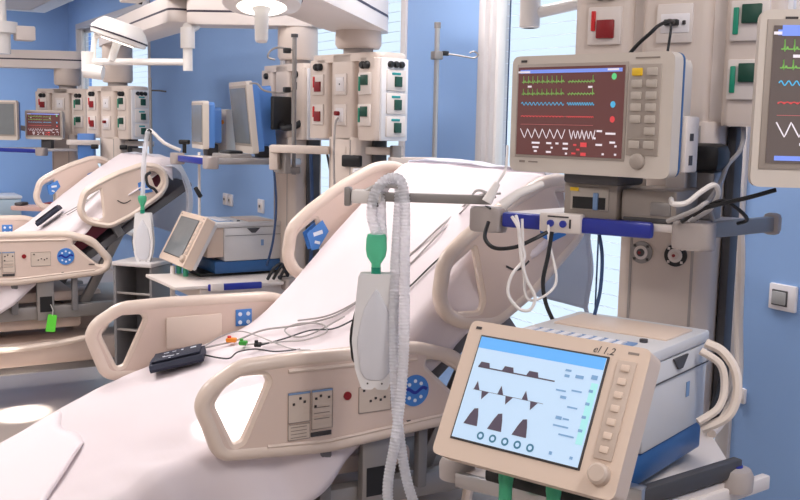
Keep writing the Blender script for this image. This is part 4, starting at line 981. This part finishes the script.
def test_lung(label, top, yaw, k=1.0):
    t = thing('test_lung', label, 'test lung', (top[0], top[1], top[2]-.28*k), yaw, 'white test lungs on breathing hoses')
    S = Matrix.Scale(k, 4)
    o_ = [(-.042, .28), (.042, .28), (.047, .225), (.056, .12), (.047, .05), (.031, .003), (.006, .003), (0, .010), (-.006, .003), (-.031, .003), (-.047, .05), (-.056, .12), (-.047, .225)]
    B(S).plate(fillet(o_, .008, 3), [], 0, .006).build('front_plate', 'lung_frame', t)
    B(S).plate(fillet([(p[0]*.97, p[1]) for p in o_], .008, 3), [], .040, .046).build('rear_plate', 'lung_frame', t)
    d_ = fillet([(0, .255), (.030, .20), (.046, .12), (.036, .04), (.02, .02), (-.02, .02), (-.036, .04), (-.046, .12), (-.030, .20)], .012, 3)
    b = B(S); rr = []
    for yy, f in ((.006, 1.0), (-.004, .93), (-.008, .75), (-.009, .3)):
        rr.append([(p[0]*f, yy, .135+(p[1]-.135)*f) for p in d_])
    b.loft(rr); b.build('bag_face', 'lung_bag', t)
    b = B(S); b.plate(fillet([(-.046, .21), (-.060, .15), (-.062, .12), (-.056, .07), (-.03, .05), (-.03, .21)], .01, 3), [], .008, .038); b.build('bellows', 'black', t)
    B(S).bx(-.03, .03, .006, .042, .24, .275, .005).build('neck_block', 'lung_frame', t)
    for x in (-.017, .017): B(S).cyl((x, -.001, .018), (x, .002, .018), .0022, seg=8).build('rivet', 'ink', t)
    return t
test_lung('white test lung with grey bag hanging in front of the bed rail', (1.110, 2.030, 1.195), 240)
# same set at the second bed
test_lung('white test lung hanging beside the small grey trolley', (1.383, 5.00, 1.068), 238, .93)
t = thing('hose_connector', 'green connector above the test lung beside the grey trolley', 'connector', (1.385, 5.005, 1.066))
B().lathe([(.010, 0), (.010, .04), (.020, .062), (.022, .08), (.018, .09)], (0, 0, 0), (0, 0, 1), 18).build('funnel', 'green_plastic', t)
B().cyl((0, 0, .0), (0, 0, .018), .0115, seg=14).build('collar', 'socket_green', t)
t = thing('hose_holder', 'white bent arm holding a hose at the shelf of the blue-backed monitors', 'holder', (1.58, 4.97, 1.38))
b = B(w2l(t)); b.tube([(1.575, 4.98, 1.385), (1.498, 4.995, 1.42), (1.442, 5.036, 1.482), (1.425, 5.04, 1.475)], .009, 8, smooth=3); b.build('arm', 'tube_white', t)
b = B(w2l(t)); b.tube([(1.44, 5.034, 1.485), (1.425, 5.037, 1.47), (1.418, 5.037, 1.43)], .013, 8); b.build('tip', 'black', t)
t = B(); t.tube([(1.425, 5.03, 1.478), (1.410, 5.03, 1.40), (1.398, 5.02, 1.30), (1.392, 5.01, 1.22), (1.386, 5.006, 1.14)], .013, 8, smooth=6, rfun=lambda L, u: .0135 if int(L*140) % 2 else .0115)
tag(t.build('breathing_hose', 'hose_clear'), 'pale breathing hose hanging at the head of the bed with the green tag', 'hose')
t = B(); t.tube([(1.43, 5.02, 1.27), (1.405, 5.0, 1.255), (1.41, 4.99, 1.21), (1.44, 4.985, 1.19), (1.455, 4.985, 1.17)], .008, 6, smooth=6)
tag(t.build('hose_clip_strap', 'black'), 'short black strap looped on the hose at the bed with the green tag', 'strap')
for pts, lb in (([(1.49, 4.845, .815), (1.485, 4.84, .70), (1.49, 4.86, .55), (1.50, 4.95, .42)], 'white hose dropping from the ventilator with the dark screen'),):
    b = B(); b.tube(pts, .013, 8, smooth=5); tag(b.build('ventilator_hose', 'tube_white'), lb, 'hose')

# ------------------------------------------------------------------ things lying on the first bed
def sheet_z(x):
    P = PROF
    for (x0, z0), (x1, z1) in zip(P[:-1], P[1:]):
        if x0 <= x <= x1: return z0+(z1-z0)*(x-x0)/(x1-x0)
    return P[-1][1]
# folded sheet laid over the foot end
b = B(); rows = []
for i in range(25):
    x = -.10+.68*i/24; y0 = max(2.335, 2.747-(.592-x)*1.55); row = []
    for j in range(21):
        y = y0+(3.085-y0)*j/20; xx = x+.012*sin(j*.4)*(i/24)
        row.append((xx, y, sheet_z(min(xx, 1.8))+.013+.003*noise.noise(Vector((x*6, y*6, 1)))+(.006 if j < 2 else 0)-(.012 if j == 20 else 0)-(.009 if i == 24 else 0)))
    rows.append(row)
b.loft(rows, closed=False); fs = b.build('folded_sheet', 'blanket', None, angle=60)
md = fs.modifiers.new('cloth_thickness', 'SOLIDIFY'); md.thickness = .010; md.offset = -1
tag(fs, 'white folded sheet lying over the foot end of the bed with the cuff', 'sheet')
cuff_root = tag(empty('pressure_cuff', (.936, 2.985, .787), radians(-24)), 'black folded blood pressure cuff with white print lying on the sheet', 'cuff')
cuff_root.rotation_euler = (radians(-1), radians(-13), radians(-22))
b = B(); rr = []
for i in range(13):
    x = -.082+.164*i/12; rr.append([(x, y, z) for y, z in ((-.068, .004), (-.075, .014), (-.066, .026), (-.03, .031+.002*sin(i)), (.02, .030), (.06, .027), (.072, .016), (.066, .004))])
b.loft(rr); b.build('cuff_body', 'cuff', cuff_root)
b = B(); b.box((.0, .004, .033), (.15, .12, .005), .002); b.build('cuff_flap', 'cuff', cuff_root)
b = B(); b.bx(-.084, -.078, -.06, .06, .008, .024, .002); b.build('cuff_edge', 'dark_grey', cuff_root)
b = B()
for (x, y, wd, h) in ((-.035, .03, .016, .006), (-.01, .03, .012, .006), (.015, .032, .006, .012), (.05, .03, .018, .014), (-.03, -.02, .022, .006), (-.012, -.026, .012, .006), (-.04, -.012, .008, .006), (.005, -.022, .008, .005), (-.018, -.048, .006, .006)):
    b.box((x, y, .0362), (wd, h, .0008))
b.build('cuff_print', 'emblem_white', cuff_root)['kind'] = 'stuff'
W1 = [(1.277, 1.799, 1.390), (1.40, 2.05, 1.385), (1.669, 2.499, 1.310), (1.595, 2.525, 1.240), (1.538, 2.545, 1.182), (1.494, 2.568, 1.136), (1.442, 2.583, 1.083), (1.342, 2.647, .984), (1.293, 2.719, .944), (1.247, 2.842, .906), (1.199, 2.954, .876), (1.118, 2.984, .843), (1.031, 3.019, .822)]
W2 = [(1.267, 1.801, 1.365), (1.40, 2.02, 1.345), (1.611, 2.388, 1.258), (1.561, 2.389, 1.207), (1.496, 2.416, 1.140), (1.429, 2.442, 1.070), (1.388, 2.485, 1.028), (1.340, 2.548, .984), (1.289, 2.608, .941), (1.259, 2.718, .916), (1.211, 2.796, .880), (1.146, 2.841, .855)]
W3 = [(1.326, 2.617, .972), (1.250, 2.698, .908), (1.226, 2.777, .889), (1.235, 2.852, .896), (1.265, 2.805, .921), (1.285, 2.689, .938), (1.271, 2.631, .926), (1.231, 2.693, .894), (1.201, 2.773, .876), (1.127, 2.902, .847)]
W4 = [(1.003, 2.957, .815), (1.028, 2.874, .820), (1.048, 2.840, .825), (1.085, 2.869, .834), (1.125, 2.829, .848), (1.153, 2.737, .857), (1.199, 2.658, .876)]
W5 = [(1.026, 3.026, .822), (1.108, 3.075, .842), (1.157, 3.040, .860), (1.172, 2.921, .866), (1.186, 2.702, .871), (1.212, 2.614, .881)]
W6 = [(1.287, 1.795, 1.398), (1.41, 2.06, 1.37), (1.646, 2.486, 1.288), (1.573, 2.500, 1.220), (1.477, 2.526, 1.120), (1.406, 2.598, 1.047), (1.354, 2.651, .994), (1.307, 2.714, .956), (1.270, 2.831, .925)]
for pts, r, m, lb in ((W1, .0032, 'cable_grey', 'grey lead cable running from the monitor shelf across the bed to the cuff'), (W2, .0026, 'cable_dark', 'dark lead cable running down the raised bed beside the rail'), (W3, .0026, 'cable_grey', 'grey lead wire coiled on the sheet'), (W4, .0026, 'cable_dark', 'short dark curved wire lying on the sheet beside the cuff'), (W5, .0022, 'cable_grey', 'thin grey wire arching behind the orange clip'), (W6, .0028, 'cable_grey', 'second grey cable running down the raised bed to the coil')):
    b = B(); b.tube(pts, r, 6, smooth=8); tag(b.build('lead_wire', m), lb, 'cable', 'wires on the bed')
for (p, m, lb, sz) in (((1.108, 2.988, .848), 'orange', 'orange electrode clip on the sheet', .028), ((1.122, 2.92, .851), 'clip_green', 'green electrode clip on the sheet', .022), ((1.141, 2.845, .859), 'black', 'small black electrode clip on the sheet', .018)):
    t = thing('electrode_clip', lb, 'clip', (p[0], p[1], p[2]-.008), 235, 'electrode clips on the sheet')
    B().box((0, 0, .006), (sz*1.2, .022, .014), .004).build('clip_body', m, t)
    B().cyl((-sz*.25, 0, .012), (-sz*.25, 0, .019), .006, seg=12).build('clip_button', 'red' if m == 'orange' else m, t)
# dark cuff and thin wires on the second bed's raised back, green tag
cuff2 = copy_tree(cuff_root); cuff2.location = (1.066, 5.68, .990); cuff2.rotation_euler = (0, radians(-38), radians(-20)); cuff2.scale = (.9, .8, 1)
cuff2['label'] = 'black folded cuff lying on the raised back of the bed with the green tag'
for k in range(2):
    b = B(); b.tube([(1.10+.02*k, 5.60-.08*k, 1.006+.013*k), (1.16, 5.52-.06*k, 1.055), (1.22, 5.48-.03*k, 1.10), (1.30, 5.46, 1.168), (1.38, 5.44, 1.222)], .003, 6, smooth=5)
    tag(b.build('lead_wire', 'cable_grey'), 'thin grey wire on the raised back of the bed with the green tag', 'cable', 'grey wires on the second bed')
t = thing('hanging_tag', 'bright green tag hanging from the bed side', 'tag', (.975, 5.262, .445), 250)
b = B(); b.plate(fillet([(-.028, 0), (.020, -.004), (.032, .085), (-.012, .09)], .006, 2), [], 0, .002); b.build('card', 'tag_green', t)
b = B(); b.tube([(.008, .001, .082), (.012, .004, .11), (.0, .008, .14)], .002, 5); b.build('string', 'tube_white', t)

# ------------------------------------------------------------------ devices, cables and probes at the near shelf
t = thing('gas_module', 'grey plug-in gas module with a yellow label and slot under the monitor', 'module', l2w(P1, (-.08, -.17, 1.346-CB)), 207)
B().bx(-.062, .064, -.095, .09, 0, .086, .006).build('module_case', 'monitor_key_area', t)
B().bx(-.045, .045, -.098, -.09, .018, .070, .003).build('module_frame', 'key', t)
B().bx(-.038, .038, -.1, -.092, .022, .048).build('slot', 'black', t)
B().bx(.010, .022, -.103, -.094, .020, .058, .002).build('water_trap', 'decal_blue', t)
B().bx(-.045, -.025, -.1, -.094, .060, .068).build('yellow_label', 'key_yellow', t)
t = thing('monitor_base_unit', 'grey flat base unit beside the gas module under the monitor', 'module', l2w(P1, (.05, -.16, 1.346-CB)), 207)
B().bx(-.062, .062, -.095, .10, .0, .070, .008).build('unit_case', 'monitor_key_area', t)
B().bx(.005, .05, -.098, -.09, .015, .045, .003).build('unit_panel', 'bar_grey', t)
b = B(); b.bx(-.055, .10, -.10, -.06, -.0005, .010, .003); b.build('unit_foot', 'dark_grey', t)
t = thing('black_speaker_box', 'black rounded box behind the monitor with the red-brown screen', 'device', l2w(P1, (.095, -.075, 1.346-CB)), 207)
B().bx(-.065, .065, -.05, .05, .105, .170, .02).build('box_body', 'black', t)
B().bx(-.055, -.01, -.045, .045, .0, .107, .004).build('white_support', 'pend_light', t)
B().bx(.01, .05, -.03, .04, .0, .107, .004).build('grey_support', 'bar_grey', t)
def cable(name, pts, r, m, lb, cat='cable', group=None, smooth=8):
    b = B(); b.tube(pts, r, 8, smooth=smooth); return tag(b.build(name, m), lb, cat, group)
cable('power_cable', [(1.262, 1.80, 1.335), (1.237, 1.775, 1.304), (1.249, 1.754, 1.284), (1.275, 1.717, 1.289), (1.301, 1.690, 1.307), (1.335, 1.685, 1.322)], .0045, 'black', 'black cable hanging in a shallow loop under the shelf bumper')
cable('power_cable', [(1.352, 1.690, 1.322), (1.342, 1.687, 1.272), (1.330, 1.686, 1.219), (1.332, 1.679, 1.176), (1.343, 1.667, 1.138), (1.387, 1.67, 1.075)], .0045, 'black', 'black cable dropping from the shelf jacks towards the ventilator')
cable('power_cable', [(1.471, 1.679, 1.327), (1.476, 1.667, 1.268), (1.469, 1.660, 1.192), (1.454, 1.659, 1.131), (1.443, 1.655, 1.06), (1.43, 1.62, 1.0)], .004, 'cable_blue', 'dark blue cable hanging in front of the bright window')
cable('probe_tube', [(1.252, 1.70, 1.357), (1.256, 1.682, 1.335), (1.261, 1.681, 1.309), (1.267, 1.672, 1.272), (1.243, 1.681, 1.236), (1.234, 1.680, 1.198), (1.251, 1.666, 1.167), (1.272, 1.653, 1.164), (1.283, 1.651, 1.191), (1.270, 1.664, 1.226), (1.262, 1.673, 1.263), (1.259, 1.680, 1.309), (1.262, 1.69, 1.340), (1.27, 1.71, 1.357)], .0035, 'tube_white', 'white tube hanging in a long loop below the monitor shelf')
cable('probe_tube', [(1.275, 1.695, 1.352), (1.271, 1.677, 1.245), (1.273, 1.669, 1.191), (1.290, 1.657, 1.183), (1.321, 1.643, 1.205), (1.355, 1.673, 1.230), (1.369, 1.72, 1.299), (1.39, 1.75, 1.33)], .003, 'tube_white', 'thin white tube curving up to the shelf beside the long loop')
for pts, r, lb in (([(1.216, 1.742, 1.385), (1.226, 1.738, 1.405), (1.238, 1.737, 1.425)], .014, 'stubby white probe standing on the shelf bumper'), ([(1.247, 1.730, 1.377), (1.275, 1.71, 1.405), (1.330, 1.70, 1.425)], .014, 'white probe leaning against the grey gas module')):
    b = B(); b.tube(pts, r, 12, rfun=lambda L, u: .012-.005*u); tag(b.build('probe', 'tube_white'), lb, 'probe')
cable('thin_cable', [(1.238, 1.737, 1.425), (1.258, 1.738, 1.453), (1.27, 1.75, 1.48), (1.35, 1.86, 1.50)], .003, 'tube_white', 'thin white cord rising from the stubby probe')
cable('mains_cord', [(1.700, 1.715, 1.789), (1.660, 1.690, 1.787), (1.615, 1.675, 1.772), (1.585, 1.665, 1.755), (1.575, 1.70, 1.726), (1.567, 1.72, 1.695), (1.56, 1.74, 1.62)], .0042, 'black', 'black mains cord plugged into the near console socket')
cable('mains_cord', [(1.692, 1.715, 1.785), (1.668, 1.690, 1.765), (1.664, 1.690, 1.735), (1.66, 1.69, 1.70)], .003, 'cable_dark', 'thin dark cord beside the plugged mains cord')
cable('gas_cable', [(1.872, 1.668, 1.700), (1.835, 1.640, 1.69), (1.823, 1.625, 1.661), (1.824, 1.622, 1.604), (1.835, 1.612, 1.547), (1.819, 1.605, 1.501), (1.759, 1.585, 1.468), (1.712, 1.556, 1.437), (1.640, 1.510, 1.411), (1.60, 1.52, 1.36)], .0055, 'cable_grey', 'grey cable dropping from the green socket of the near console')
cable('tangled_cable', [(1.543, 1.536, 1.400), (1.49, 1.477, 1.396), (1.505, 1.455, 1.400), (1.526, 1.438, 1.423), (1.549, 1.427, 1.437), (1.566, 1.430, 1.418), (1.57, 1.455, 1.385), (1.54, 1.48, 1.358)], .0055, 'tube_white', 'pale cable curled over the near shelf corner')
cable('tangled_cable', [(1.50, 1.50, 1.358), (1.51, 1.44, 1.385), (1.53, 1.43, 1.40), (1.56, 1.45, 1.395), (1.61, 1.48, 1.36)], .005, 'cable_grey', 'grey cable curled behind the near shelf corner')
cable('lead_end', [(1.52, 1.48, 1.358), (1.53, 1.445, 1.385), (1.560, 1.406, 1.402), (1.588, 1.369, 1.416), (1.625, 1.338, 1.432)], .0045, 'black', 'black wire end sticking out over the near shelf corner')
cable('lead_end', [(1.54, 1.47, 1.372), (1.560, 1.42, 1.405), (1.585, 1.400, 1.393), (1.62, 1.40, 1.368), (1.64, 1.44, 1.355)], .004, 'black', 'black wire bending down along the shelf side rail')
for pts, r, lb in (([(1.529, 1.405, 1.119), (1.545, 1.375, 1.106), (1.552, 1.346, 1.072), (1.545, 1.333, 1.024), (1.525, 1.337, .984), (1.487, 1.365, .957)], .010, 'outer beige tube curving out of the ventilator side'), ([(1.510, 1.400, 1.106), (1.530, 1.365, 1.083), (1.528, 1.350, 1.039), (1.508, 1.345, 1.002), (1.471, 1.36, .975)], .008, 'inner beige tube curving out of the ventilator side')):
    cable('gas_tube', pts, r, 'tube_beige', lb, 'tube')
cable('gas_tube', [(2.056, 1.816, 1.392), (2.058, 1.792, 1.237), (2.045, 1.773, 1.057), (1.958, 1.688, .927), (1.80, 1.58, .89), (1.70, 1.53, .87)], .011, 'tube_beige', 'long pale tube hanging beside the dark cable duct', 'tube')
cable('supply_cable', [(1.93, 1.745, 1.30), (1.946, 1.735, 1.199), (1.949, 1.722, 1.125), (1.941, 1.712, 1.026), (1.88, 1.665, .975), (1.80, 1.63, .87)], .006, 'cable_dark', 'dark cable hanging from the near column towards the lower shelf')
cable('supply_cable', [(1.965, 1.75, 1.28), (1.955, 1.735, 1.15), (1.95, 1.72, 1.0), (1.88, 1.66, .90), (1.84, 1.64, .87)], .004, 'cable_grey', 'thin grey cable beside the dark one at the near column')
# cables by the second shelf pendant
for pts, r, m, lb in (([(2.06, 4.46, 1.42), (2.065, 4.45, 1.2), (2.06, 4.44, .9), (2.04, 4.46, .75)], .009, 'cable_blue', 'dark blue supply hose hanging beside the grey pendant column'),
                      ([(1.85, 4.42, 1.34), (1.86, 4.41, 1.15), (1.85, 4.42, .98), (1.83, 4.45, .85)], .006, 'cable_blue', 'dark blue cable dropping below the shelf with the blue-backed monitors'),
                      ([(2.10, 4.36, 1.40), (2.12, 4.32, 1.2), (2.11, 4.30, 1.05), (2.02, 4.40, .95)], .006, 'cable_dark', 'dark cable hanging beside the console with the infusion pole'),
                      ([(1.93, 3.90, 1.56), (1.905, 3.875, 1.53), (1.90, 3.875, 1.40), (1.91, 3.88, 1.25), (1.93, 3.88, 1.08)], .005, 'cable_grey', 'brown-grey cord plugged into the console behind the bed head')):
    cable('supply_cable', pts, r, m, lb)
for k in range(3):
    cable('coiled_cable', [(1.83+.03*k, 4.44, .785), (1.85+.03*k, 4.41, .84), (1.89+.02*k, 4.42, .86), (1.92+.01*k, 4.45, .83), (1.94, 4.46, .79), (1.90, 4.46+.01*k, .785)], .008, 'cable_dark', 'dark cable coiled on the lower shelf beside the ventilator with the dark screen', 'cable', 'coiled cables on the lower shelf')
t = thing('shelf_clamp', 'black clamp with thumb screw standing on the shelf end', 'clamp', (1.60, 4.99, 1.37), 215)
B().cyl((0, 0, 0), (0, 0, .05), .010, seg=10).build('clamp_post', 'black', t)
B().bx(-.03, .03, -.012, .012, .045, .068, .006).build('thumb_screw', 'black', t)
t = thing('water_trap_holder', 'small black clip on a white tube hanging below the monitor shelf', 'clip', (1.63, 4.85, .98), 215)
B().cyl((0, 0, 0), (0, 0, .40), .007, seg=8).build('tube', 'tube_white', t)
B().box((0, -.01, .20), (.02, .02, .06), .006, Matrix.Rotation(radians(-35), 3, 'Y')).build('clip', 'black', t)

# ------------------------------------------------------------------ wall fittings and far cabinet
def wall_plate(label, y, z, wd, h, grp=None, kind='switch'):
    t = thing('wall_switch' if kind == 'switch' else 'wall_socket', label, kind, (WX, y, z-h/2), 180, grp)
    B().bx(-wd/2, wd/2, -.014, 0, 0, h, .005).build('plate', 'switch_white', t)
    if kind == 'switch':
        B().bx(-wd*.36, wd*.22, -.017, -.012, h*.18, h*.78, .002).build('surround', 'dark_grey', t)
        B().bx(-wd*.32, wd*.18, -.022, -.012, h*.24, h*.72, .002).build('rocker', 'switch_grey', t)
    else:
        B().bx(-wd*.3, wd*.3, -.018, -.012, h*.25, h*.75, .003).build('insert', 'pend_light', t)
        B().bx(-wd*.12, wd*.12, -.0195, -.017, h*.4, h*.6).build('hole', 'dark_grey', t)
    return t
wall_plate('white light switch with grey rocker on the blue wall', 2.0, 1.047, .098, .080)
wall_plate('pale socket at the edge of the window frame', 2.13, .71, .03, .05, kind='socket')
wall_plate('white wall socket, farther one of a pair behind the ventilator with the dark screen', 6.84, .975, .085, .085, 'paired wall sockets', 'socket')
wall_plate('white wall socket, nearer one of a pair behind the ventilator with the dark screen', 6.74, .975, .085, .085, 'paired wall sockets', 'socket')
wall_plate('single white wall socket beside the dark blue hanging cable', 6.165, .98, .10, .09, None, 'socket')
t = thing('low_cabinet', 'low pale cabinet with drawers against the far wall', 'cabinet', (1.50, 11.72, 0), 270)
B().bx(-.35, .35, -.24, .25, .08, .64, .006).build('body', 'cabinet', t)
B().bx(-.36, .36, -.26, .26, .64, .67, .006).build('worktop', 'pend_white', t)
B().bx(-.33, .33, -.20, .22, 0, .08).build('plinth', 'deck_grey', t)
for z in (.09, .275, .46):
    d = B(); d.bx(-.34, .34, -.256, -.238, z, z+.17, .004); dr = d.build('drawer', 'cabinet', t)
    B().bx(-.06, .06, -.272, -.255, z+.115, z+.13, .004).build('handle', 'bar_grey', dr)
